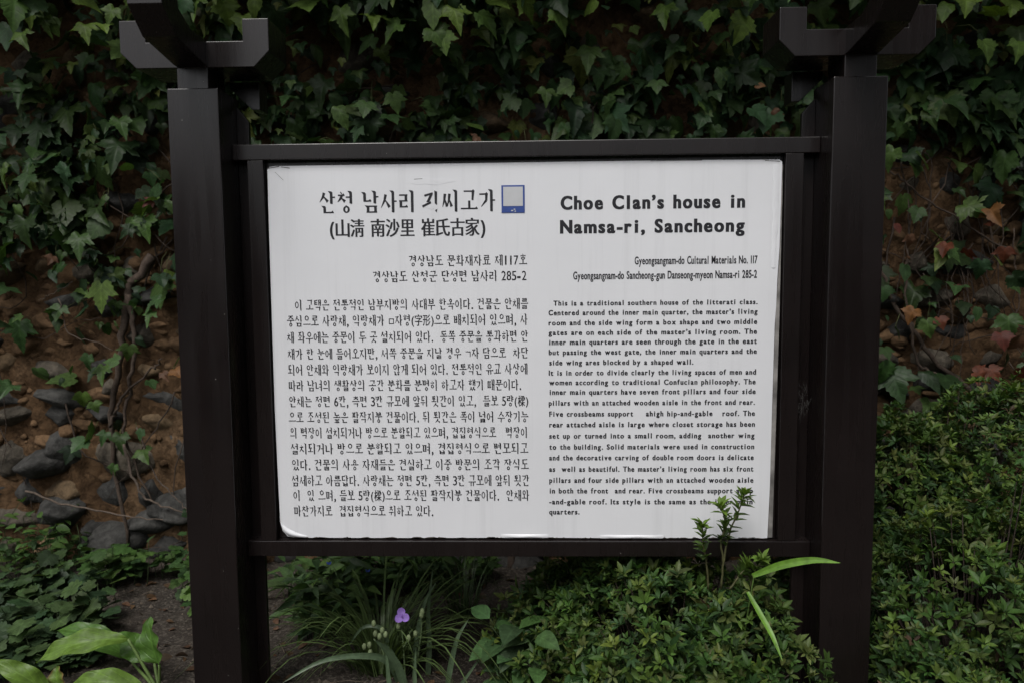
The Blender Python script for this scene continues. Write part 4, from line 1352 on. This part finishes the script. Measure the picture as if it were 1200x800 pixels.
def azalea(label, lobes, n_, shoots=(), loc=None, group='azalea bushes beside the sign'):
    """lobes: (cx, cy, cz, rx, ry, rz) ellipsoids whose union is the crown."""
    loc = loc or (lobes[0][0], lobes[0][1], 0.0)
    root = empty('azalea_bush', loc)
    tag(root, label, 'bush', group)
    L = np.array(lobes)
    vol = L[:, 3] * L[:, 4] + L[:, 4] * L[:, 5] + L[:, 3] * L[:, 5]
    P, N, D = [], [], []
    for (cx, cy, cz, rx, ry, rz), q in zip(lobes, vol / vol.sum()):
        m_ = int(n_ * q)
        d = unit(RNG.normal(0, 1, (m_, 3)))
        bump_ = np.array([noise.noise(Vector(v) * 2.6 + Vector((cx * 9, cy * 9, cz))) for v in d])
        dep = RNG.uniform(0, 1, m_) ** 1.6 * .30
        r_ = (1 + .30 * bump_ - dep)
        P.append(d * np.array([rx, ry, rz]) * r_[:, None] + (cx, cy, cz)); N.append(unit(d / np.array([rx, ry, rz]))); D.append(dep)
    P, N, D = np.concatenate(P), np.concatenate(N), np.concatenate(D)
    ok = P[:, 2] > .01
    for (cx, cy, cz, rx, ry, rz) in lobes:       # drop what falls deep inside another lobe
        q = (((P - (cx, cy, cz)) / (rx, ry, rz)) ** 2).sum(1)
        ok &= q > .42
    # keep clear of the sign's timber
    inboard = (P[:, 1] > -.045) & (P[:, 1] < .075)
    ok &= ~(inboard & (P[:, 2] > .395))
    for xa, xb in ((-.85, -.62), (.625, .84)):
        ok &= ~((P[:, 0] > xa) & (P[:, 0] < xb) & (P[:, 1] > -.105) & (P[:, 1] < .09))
    P, N, D = P[ok], N[ok], D[ok]
    axis = unit(N * .6 + np.array([0, -.1, .75]) + RNG.normal(0, .28, N.shape))
    cols = jitter(AZ_COL, len(P), .65, 1.25)
    tipm = (RNG.uniform(0, 1, len(P)) < .14) & (D < .06)
    cols[tipm] = jitter(AZ_TIP, tipm.sum(), .7, 1.05)
    dead = RNG.uniform(0, 1, len(P)) < .004
    cols[dead] = jitter([(.075, .05, .03)], dead.sum())
    sp = Soup()
    whorls(sp, P, axis, RNG.uniform(.016, .034, len(P)) * (1 + .25 * np.array([noise.noise(Vector(q) * 7) for q in P])), cols, 6)
    sp.build('foliage', AZALEA, root)
    tw = Soup()
    for i in range(min(520, len(P))):
        p = P[RNG.integers(0, len(P))]
        l_ = lobes[RNG.integers(0, len(lobes))]
        b0 = np.array([loc[0] + RNG.normal(0, .03), loc[1] + RNG.normal(0, .03), .0])
        mid = b0 * .45 + p * .55 + np.array([0, 0, -.04])
        tube(tw, curve_pts([b0, mid, p], 5), .0035, .0011, 4, np.array([.035, .026, .02]))
    tw.build('branches', BARK, root)
    if shoots:
        sh, sl = Soup(), Soup()
        for pts, ls in shoots:
            cp = curve_pts(pts, 16, .0006)
            tube(sh, cp, .0026, .0014, 6, np.array([.075, .075, .032]))
            Pn, An = [], []
            for i, p in enumerate(cp):
                if i > 5:
                    Pn.append(p); An.append(unit((np.array(cp[min(i + 1, 16)]) - np.array(cp[i - 1]))[None])[0])
            Pn, An = np.array(Pn), np.array(An)
            f = np.linspace(0, 1, len(Pn))
            for j in range(3):
                a = RNG.uniform(0, 6.28, len(Pn))
                ref = unit(np.cross(An, np.array([.3, .8, .1]) + np.zeros_like(An))); b_ = np.cross(An, ref)
                rad = ref * np.cos(a)[:, None] + b_ * np.sin(a)[:, None]
                tip = unit(rad + An * RNG.uniform(.4, 1.0, len(Pn))[:, None])
                nrm = unit(An - rad * .6)
                c = np.array([(.045, .080, .022)]) * (1 - f[:, None]) + np.array([(.10, .17, .03)]) * f[:, None]
                sl.instances(AZ_LEAF, Pn, frames(nrm, tip), ls * RNG.uniform(.75, 1.2, len(Pn)), c * RNG.uniform(.8, 1.2, (len(Pn), 1)))
            whorls(sl, Pn[-2:], An[-2:], np.array([ls, ls]) * .85, np.array([(.11, .18, .03)] * 2), 6)
        sh.build('shoot_stem', STEM, root)
        o_ = sl.build('shoot_leaves', AZALEA, root)
        o_['label'] = 'bright green young leaves on upright shoots'
    return root


YS = -.085
sh = []
for px in ([(845, 690), (848, 655), (855, 625), (866, 597), (872, 580)], [(848, 660), (845, 635), (850, 615), (845, 592)], [(830, 690), (828, 660), (824, 635), (823, 614)], [(885, 700), (880, 680), (889, 662), (893, 655)], [(855, 690), (868, 672), (876, 662)]):
    sh.append(([at(a, b_, YS) for a, b_ in px], .030))
azalea('low azalea bush under the board with bright young shoots rising before the text',
       [(.36, .02, .10, .26, .26, .30), (.16, .20, .06, .25, .24, .28), (.52, -.06, .08, .17, .20, .29), (.28, .33, .08, .3, .2, .26), (.30, -.14, .02, .24, .18, .22)], 9800, sh, (.36, .05, 0))
azalea('rounded azalea bush in front, low at the right post and right photo edge',
       [(1.10, .06, .14, .34, .30, .36), (.95, -.05, .02, .22, .22, .24), (1.34, .08, .18, .30, .30, .40), (1.72, .10, .12, .30, .30, .36)], 11500, (), (1.12, .06, 0))
azalea('taller azalea bush behind the right post with its top against the wall',
       [(1.16, .55, .34, .26, .20, .34), (1.50, .58, .36, .30, .24, .40), (.96, .56, .26, .20, .18, .34), (1.30, .50, .24, .3, .2, .3), (1.95, .56, .30, .34, .24, .36)], 10500, (), (1.25, .56, 0))

# ---------------------------------------------------------------- herbs and grasses of the bed
def herb(name, label, cat, region, n_stems, leaf, size, cols, height, group=None, mat=None, per=4, spread=.6, flowers=None):
    """A patch of small leafy stems; region: a list of (x, y) centres with a radius each."""
    cx = sum(r_[0] for r_ in region) / len(region); cy = sum(r_[1] for r_ in region) / len(region)
    root = empty(name, (cx, cy, ground_z(cx, cy)))
    tag(root, label, cat, group)
    lv, st = Soup(), Soup()
    for i in range(n_stems):
        rx, ry, rr = region[RNG.integers(0, len(region))]
        a, d = RNG.uniform(0, 6.28), rr * math.sqrt(RNG.uniform(0, 1))
        x, y = rx + d * math.cos(a), min(ry + d * math.sin(a), WY - .06)
        z = ground_z(x, y)
        h = height * RNG.uniform(.35, 1.1) * (1.15 - .5 * d / rr)
        lean = RNG.normal(0, .25, 2)
        top = np.array([x + lean[0] * h, y + lean[1] * h - .2 * h, z + h])
        cp = curve_pts([(x, y, z), (x + lean[0] * h * .3, y + lean[1] * h * .3, z + h * .6), top], 6)
        tube(st, cp, .0016, .0010, 4, np.array([.05, .075, .03]))
        m_ = per
        P = np.array([cp[min(6, 2 + int(4 * j / max(1, m_ - 1)))] for j in range(m_)])
        an = RNG.uniform(0, 6.28) + np.arange(m_) * 2.4
        rad = np.stack([np.cos(an), np.sin(an), np.zeros(m_)], 1)
        tip = unit(rad + np.stack([np.zeros(m_), np.zeros(m_), RNG.uniform(-.3, .5, m_)], 1))
        nrm = unit(np.array([0, -.25, 1.0]) + RNG.normal(0, spread * .5, (m_, 3)))
        lv.instances(leaf, P + rad * .004, frames(nrm, tip), size * RNG.uniform(.6, 1.2, m_), jitter(cols, m_, .7, 1.3))
        if flowers and i < flowers[0]:
            fl = Soup()
            for k in range(2):
                fl.instances(OVATE, top[None] + [[0, -.01, .012]], frames(np.array([[0, -1, .3]]), np.array([[.7 * (1 if k else -1), -.2, .8]])), np.array([.011]), np.array([flowers[1]]))
            fl.build('flower', PETAL, root)
    lv.build('leaves', mat or HERB, root)
    st.build('stems', STEM, root)
    return root


def gp(px, py, Y):
    p = at(px, py, Y)
    return float(p[0]), float(p[1])


W1 = [(.040, .072, .030), (.052, .088, .032), (.034, .062, .030)]
W2 = [(.046, .092, .025), (.062, .112, .028), (.038, .075, .025)]
herb('leafy_weed', 'bright green round leaved weed climbing at the wall foot beside the left post', 'weed', [(-1.22, .80, .12), (-1.12, .70, .12), (-1.10, .88, .10), (-1.36, .72, .12), (-1.5, .82, .1), (-1.02, .55, .06)], 80, LOBED, .046, W2, .20, 'weeds at the foot of the wall')
herb('leafy_weed', 'grey green lobed weed patch at the left photo edge above the broad leaves', 'weed', [(-1.72, .50, .16), (-1.55, .42, .12), (-1.48, .34, .10), (-1.80, .35, .15), (-1.38, .42, .08), (-1.66, .66, .12)], 85, LOBED, .056, W1, .16, 'weeds at the foot of the wall')
herb('leafy_weed', 'small leaved weed trailing over the lowest stones at the far left', 'weed', [(-1.98, .86, .14), (-1.78, .88, .10)], 60, OVATE, .045, W2, .26, 'weeds at the foot of the wall')
herb('leafy_weed', 'low weeds with small leaves at the bottom left corner', 'weed', [(-1.45, .22, .12), (-1.30, .25, .06), (-1.55, .12, .12)], 55, LOBED, .050, W1, .09, 'weeds at the foot of the wall')
herb('dayflower_patch', 'dense patch of pointed leaves with tiny blue flowers under the board\'s left end', 'dayflower', [(-.70, .72, .14), (-.52, .80, .12), (-.62, .60, .10), (-.44, .86, .08), (-.36, .74, .08), (-.62, .46, .08)], 190, LANCE, .075, [(.045, .085, .028), (.06, .11, .03), (.038, .07, .03)], .22, None, None, 5, .8, (5, (.05, .09, .45)))
herb('leafy_weed', 'small upright weed between the grass and the azalea under the board', 'weed', [(-.14, .80, .05), (-.22, .70, .05)], 14, OVATE, .045, W2, .16, 'weeds at the foot of the wall')
herb('leafy_weed', 'broad toothed green weed standing at the left side of the low azalea', 'weed', [(-.03, .12, .05), (.02, .20, .05)], 15, OVATE, .095, [(.055, .11, .035), (.05, .095, .04)], .30, 'weeds at the foot of the wall')
herb('leafy_weed', 'dark round leaved weed behind the low azalea near the right post', 'weed', [(.60, .28, .06), (.55, .36, .05)], 14, LOBED, .07, [(.04, .07, .03), (.05, .085, .03)], .30, 'weeds at the foot of the wall')

# large ribbed leaves at the bottom left
hosta = empty('hosta', (-.98, .12, ground_z(-.98, .12)))
tag(hosta, 'hosta with broad yellow green ribbed leaves at the bottom left', 'plant')
Yh = .12
HG, HY = (.075, .160, .028), (.125, .215, .035)
hl = Soup()
hb = at(186, 800, Yh)
hs = Soup()


def hosta_leaf(base_px, tip_px, yb, yt, w, col, bend, fold=.25, col2=None, wave=.004, up=(0, -.25, 1), twist=0.0):
    lf = Soup()
    b_, t_ = at(*base_px, yb), at(*tip_px, yt)
    grid_leaf(lf, b_, t_, w, col, bend, up, fold, wave, 17, None, 18, 10, col2, twist)
    o_ = lf.build('leaf', RIBBED, hosta)
    tube(hs, curve_pts([(hb[0], hb[1], ground_z(hb[0], hb[1]) - .01), (np.array(hb) * .4 + np.array(b_) * .6) + np.array([0, 0, -.01]), b_], 8), .005, .0035, 6, np.array([.11, .17, .05]))
    return o_


hosta_leaf((150, 748), (42, 776), Yh + .02, Yh - .02, .066, HY, .040, .25, None, .007, (0, -.8, 1))
hosta_leaf((187, 778), (176, 722), Yh - .02, Yh + .01, .085, HG, .01, .35, None, .006, (-.5, -1, .25))
hosta_leaf((150, 770), (66, 738), Yh + .10, Yh + .12, .066, HG, .05, .2, None, .005, (0, -.6, 1))
o_ = hosta_leaf((72, 806), (68, 779), Yh - .04, Yh - .02, .055, HY, .01, .3, (.20, .11, .05), .003, (-.2, -1, .3))
o_['label'] = 'small leaf with a brown withered edge'
hosta_leaf((170, 806), (80, 803), Yh - .03, Yh - .04, .066, HY, .040, .25, None, .006, (0, -.9, 1))
hosta_leaf((60, 812), (-12, 772), Yh - .05, Yh - .08, .055, HY, .03, .25, None, .006, (0, -.8, 1))
hosta_leaf((180, 770), (140, 740), Yh + .06, Yh + .08, .07, HG, .02, .3, None, .006, (-.2, -1, .6))
hs.build('leaf_stalks', STEM, hosta)

# spiderwort with its violet flower
sw_ = empty('spiderwort', (-.36, .22, ground_z(-.36, .22)))
tag(sw_, 'spiderwort with long strap leaves and one violet three petalled flower under the board', 'flower')
sl = Soup()
SC = (.095, .145, .080)
strapp = lambda t: (1 - t) ** .55 * min(1, .55 + t * 2)
Ys = .18


def strap(pix, w, ys=None, col=SC):
    """A long leaf that follows pixel waypoints lying in planes of the given depths."""
    ys = ys or [Ys] * len(pix)
    cp = curve_pts([at(a, b_, y) for (a, b_), y in zip(pix, ys)], 20)
    V, F, U = [], [], []
    for i, p in enumerate(cp):
        t = i / 20
        d = np.array(cp[min(i + 1, 20)]) - np.array(cp[max(i - 1, 0)])
        view = np.array([.12, -1, .55])
        s = np.cross(d, view); s /= np.linalg.norm(s) + 1e-9
        nn = np.cross(s, d); nn /= np.linalg.norm(nn) + 1e-9
        ww = w * .5 * strapp(t)
        for k in (-1, 0, 1):
            V.append(p + s * k * ww + nn * (abs(k) * ww * .45)); U.append((k * .5, t))
    for i in range(20):
        for k in (0, 1):
            a = i * 3 + k
            F.append((a, a + 1, a + 4, a + 3))
    sl.add(V, F, np.array(col) * RNG.uniform(.8, 1.2), U)


for pix, w, ys in (([(474, 815), (455, 775), (420, 768), (375, 775), (330, 800)], .022, [.18, .14, .10, .06, .02]),
                   ([(500, 815), (503, 760), (502, 715), (507, 665)], .018, [.20, .20, .20, .19]),
                   ([(485, 815), (488, 750), (498, 705), (512, 680)], .016, None),
                   ([(522, 815), (530, 770), (537, 745), (549, 725)], .018, [.14, .14, .14, .15]),
                   ([(470, 815), (462, 770), (450, 752)], .016, None),
                   ([(478, 815), (466, 780), (452, 760), (440, 750)], .026, [.12, .10, .08, .06]),
                   ([(530, 815), (545, 795), (567, 764)], .012, [.1, .1, .1]),
                   ([(455, 752), (445, 735), (425, 735), (408, 757)], .015, None),
                   ([(487, 815), (486, 790), (487, 760)], .014, [.12, .12, .12]),
                   ([(458, 815), (455, 790), (452, 755)], .016, [.1, .1, .1])):
    strap(pix, w, ys)
sl.build('strap_leaves', STRAP, sw_)
ss = Soup()
for pix in ([(476, 815), (473, 760), (470, 728)], [(455, 790), (448, 760), (438, 748)], [(473, 760), (480, 742), (482, 738)], [(490, 770), (494, 735), (494, 720)]):
    tube(ss, curve_pts([at(a, b_, Ys - .02) for a, b_ in pix], 10), .0025, .0016, 6, np.array([.09, .13, .06]))
ss.build('flower_stalks', STEM, sw_)
bd = Soup()
for px, py in ((438, 730), (433, 755), (427, 757), (440, 742), (448, 738), (452, 743), (479, 747), (487, 742), (494, 720), (495, 716), (434, 764), (445, 745), (467, 733)):
    c = at(px, py, Ys - .03)
    bmx = bmesh.new(); bmesh.ops.create_uvsphere(bmx, u_segments=8, v_segments=6, radius=.0066)
    bd.add([tuple(np.array(v.co) * (1, 1, 1.5) + c) for v in bmx.verts], [[v.index for v in f.verts] for f in bmx.faces], np.array([.19, .24, .12]) * RNG.uniform(.7, 1.2)); bmx.free()
bd.build('buds', STEM, sw_)
fl = Soup()
fc = np.array(at(471, 721, Ys - .035))
vdir = unit((CAM - fc)[None])[0]
ex = unit(np.cross(np.array([0, 0, 1.0]), vdir)[None])[0] * -1
ez = np.cross(vdir, -ex) * -1
ez = ez if ez[2] > 0 else -ez
exr = ex if ex[0] > 0 else -ex
for an in (100, 215, 330):
    a = math.radians(an)
    dr_ = exr * math.cos(a) + ez * math.sin(a)
    grid_leaf(fl, fc + dr_ * .001, fc + dr_ * .021 + vdir * .004, .022, (.42, .25, .78), -.002, vdir, .1, .0008, 8, lambda t: max(.05, math.sin(math.pi * min(1, .08 + t ** .9 * .86)) ** .7), 8, 6)
fl.build('petals', PETAL, sw_)
fs = Soup()
for i in range(7):
    p = fc + vdir * .006 + exr * RNG.normal(0, .0025) + ez * RNG.normal(0, .0025)
    tube(fs, [fc, (fc + p) / 2, p], .0006, .0008, 4, np.array([.25, .10, .5]))
fs.build('stamens', STEM, sw_)


def tuft(label, cx, cy, n_, length, col, spread=1.0, width=.005, lift=1.0):
    root = empty('grass_tuft', (cx, cy, ground_z(cx, cy)))
    tag(root, label, 'grass')
    g = Soup()
    for i in range(n_):
        a = RNG.uniform(-.6, 3.74); r_ = abs(RNG.normal(0, .035))
        L_ = length * RNG.uniform(.3, 1.15)
        out = RNG.uniform(.15, 1.15) * spread; a += RNG.normal(0, .25)
        b0 = np.array([cx + r_ * math.cos(a), cy + r_ * math.sin(a), ground_z(cx, cy) - .005])
        d = np.array([math.cos(a), math.sin(a), 0])
        cp = curve_pts([b0, b0 + d * L_ * .25 * out + [0, 0, L_ * .45 * lift], b0 + d * L_ * .62 * out + [0, 0, L_ * .60 * lift], b0 + d * L_ * 1.0 * out + [0, 0, L_ * (.62 - .42 * out) * lift]], 9)
        V, F, U = [], [], []
        s = np.array([-d[1], d[0], 0])
        for j, p in enumerate(cp):
            t = j / 9; w = width * .5 * (1 - t) ** .6
            V += [p - s * w, p + s * w]; U += [(-.5, t), (.5, t)]
        for j in range(9):
            F.append((2 * j, 2 * j + 1, 2 * j + 3, 2 * j + 2))
        g.add(V, F, np.array(col) * RNG.uniform(.6, 1.4), U)
    g.build('blades', STRAP, root)


tuft('wide arching clump of thin dark green grass blades beneath the spiderwort', -.40, .20, 240, .46, (.085, .130, .045), 1.05, .0080, .70)
tuft('small grass tuft on the bare soil nearer the azalea', -.20, .50, 60, .26, (.05, .085, .03), .8, .005)
tuft('small grass tuft growing below the wall stones behind the violet flower', -.27, .72, 50, .28, (.05, .095, .03), .6, .006)

# the long bright grass leaf that crosses the rail's end
reed = empty('reed_grass', tuple(at(862, 800, -.10) * np.array([1, 1, 0])))
tag(reed, 'single stalk with two long bright green blades in front of the right post', 'grass')
rs = Soup()
tube(rs, curve_pts([at(858, 900, -.02), at(868, 780, -.08), at(876, 720, -.12), at(884, 672, -.14)], 14), .0022, .0014, 6, np.array([.10, .17, .04]))
rs.build('stalk', STEM, reed)
for pix, w, ys in (([(882, 674), (915, 662), (952, 656), (985, 659)], .0165, [-.14, -.17, -.20, -.23]), ([(876, 693), (890, 718), (905, 745), (917, 774)], .0125, [-.14, -.18, -.22, -.25])):
    lf = Soup()
    cp = curve_pts([at(a, b_, y) for (a, b_), y in zip(pix, ys)], 18)
    V, F, U = [], [], []
    for i, p in enumerate(cp):
        t = i / 18
        d = np.array(cp[min(i + 1, 18)]) - np.array(cp[max(i - 1, 0)])
        s = np.cross(d, np.array([.15, -1, .6])); s /= np.linalg.norm(s)
        nn = np.cross(s, d); nn /= np.linalg.norm(nn)
        ww = w * .5 * max(.04, math.sin(math.pi * min(1, .16 + .84 * t)) ** .75 if t < 1 else .02)
        for k in (-1, -.5, 0, .5, 1):
            V.append(p + s * k * ww + nn * abs(k) * ww * .3); U.append((k * .6, t))
    for i in range(18):
        for k in range(4):
            a = i * 5 + k
            F.append((a, a + 1, a + 6, a + 5))
    lf.add(V, F, (.13, .26, .035), U)
    lf.build('blade', STRAP, reed)

# round leaf beside the stalk
rl = empty('round_leaf_weed', tuple(at(905, 800, .02) * np.array([1, 1, 0])))
tag(rl, 'weed with one dull round leaf showing a hole beside the right post', 'weed')
lf = Soup()
c = at(903, 706, .02)
grid_leaf(lf, c + np.array([-.02, 0, -.022]), c + np.array([.022, -.01, .028]), .060, (.075, .085, .045), .006, (0, -1, .3), .1, .002, 6, lambda t: math.sqrt(max(0.0, 1 - (2 * t - 1) ** 2)), 12, 8)
lf.build('leaf', HERB, rl)
st_ = Soup()
tube(st_, curve_pts([c + np.array([-.02, 0, -.022]), c + np.array([-.03, .02, -.12]), (c[0] - .03, .05, 0.0)], 8), .0018, .0018, 5, np.array([.08, .09, .04]))
st_.build('stalk', STEM, rl)

# a stick and dead bits on the soil
sk_ = Soup()
tube(sk_, curve_pts([at(567, 755, .42), at(552, 778, .34), at(535, 805, .26)], 10, .001), .010, .011, 8, np.array([.15, .09, .055]))
o_ = sk_.build('stick', BARK)
tag(o_, 'short brown stick lying on the soil left of the low azalea', 'stick')
lt = Soup()
n_ = 420
P = np.stack([RNG.uniform(-1.9, 1.4, n_), RNG.uniform(.15, .92, n_), np.zeros(n_)], 1)
P[:, 2] = [ground_z(a, b_) + .006 for a, b_, _ in P]
a = RNG.uniform(0, 6.28, n_)
lt.instances(OVATE, P, frames(unit(np.array([0, 0, 1]) + RNG.normal(0, .3, (n_, 3))), np.stack([np.cos(a), np.sin(a), np.zeros(n_)], 1)), RNG.uniform(.010, .042, n_), jitter([(.10, .055, .03), (.075, .05, .032), (.14, .08, .045)], n_, .5, 1.1))
for i in range(120):
    x, y = RNG.uniform(-1.9, 1.2), RNG.uniform(.1, .9)
    q = RNG.uniform(0, 3.14); L_ = RNG.uniform(.02, .10)
    z = ground_z(x, y) + .006
    tube(lt, [(x, y, z), (x + math.cos(q) * L_ * .5, y + math.sin(q) * L_ * .5, z + .006), (x + math.cos(q) * L_, y + math.sin(q) * L_, z)], .0012, .0008, 4, np.array([.13, .10, .075]) * RNG.uniform(.5, 1.2))
o_ = lt.build('leaf_litter', DRY)
tag(o_, 'brown dead leaves and straw scattered over the soil under the sign', 'leaf litter', kind='stuff')

# dusty cobweb strands between frame and post at the right
cw = Soup()
for i in range(40):
    t = RNG.uniform(0, 6.28)
    a_ = at(936 + RNG.uniform(-2, 10), 452 + RNG.uniform(0, 36), .02)
    b_ = a_ + np.array([RNG.normal(0, .006), RNG.uniform(-.004, .004), RNG.uniform(-.03, .03)])
    tube(cw, curve_pts([a_, (a_ + b_) / 2 + np.array([.003, -.002, 0]), b_], 5), .00022, .00016, 4, (.10, .10, .095))
o_ = cw.build('cobweb', tint_mat('cobweb_dust', 0.9, 50, .8, 1.2, 0), sign)
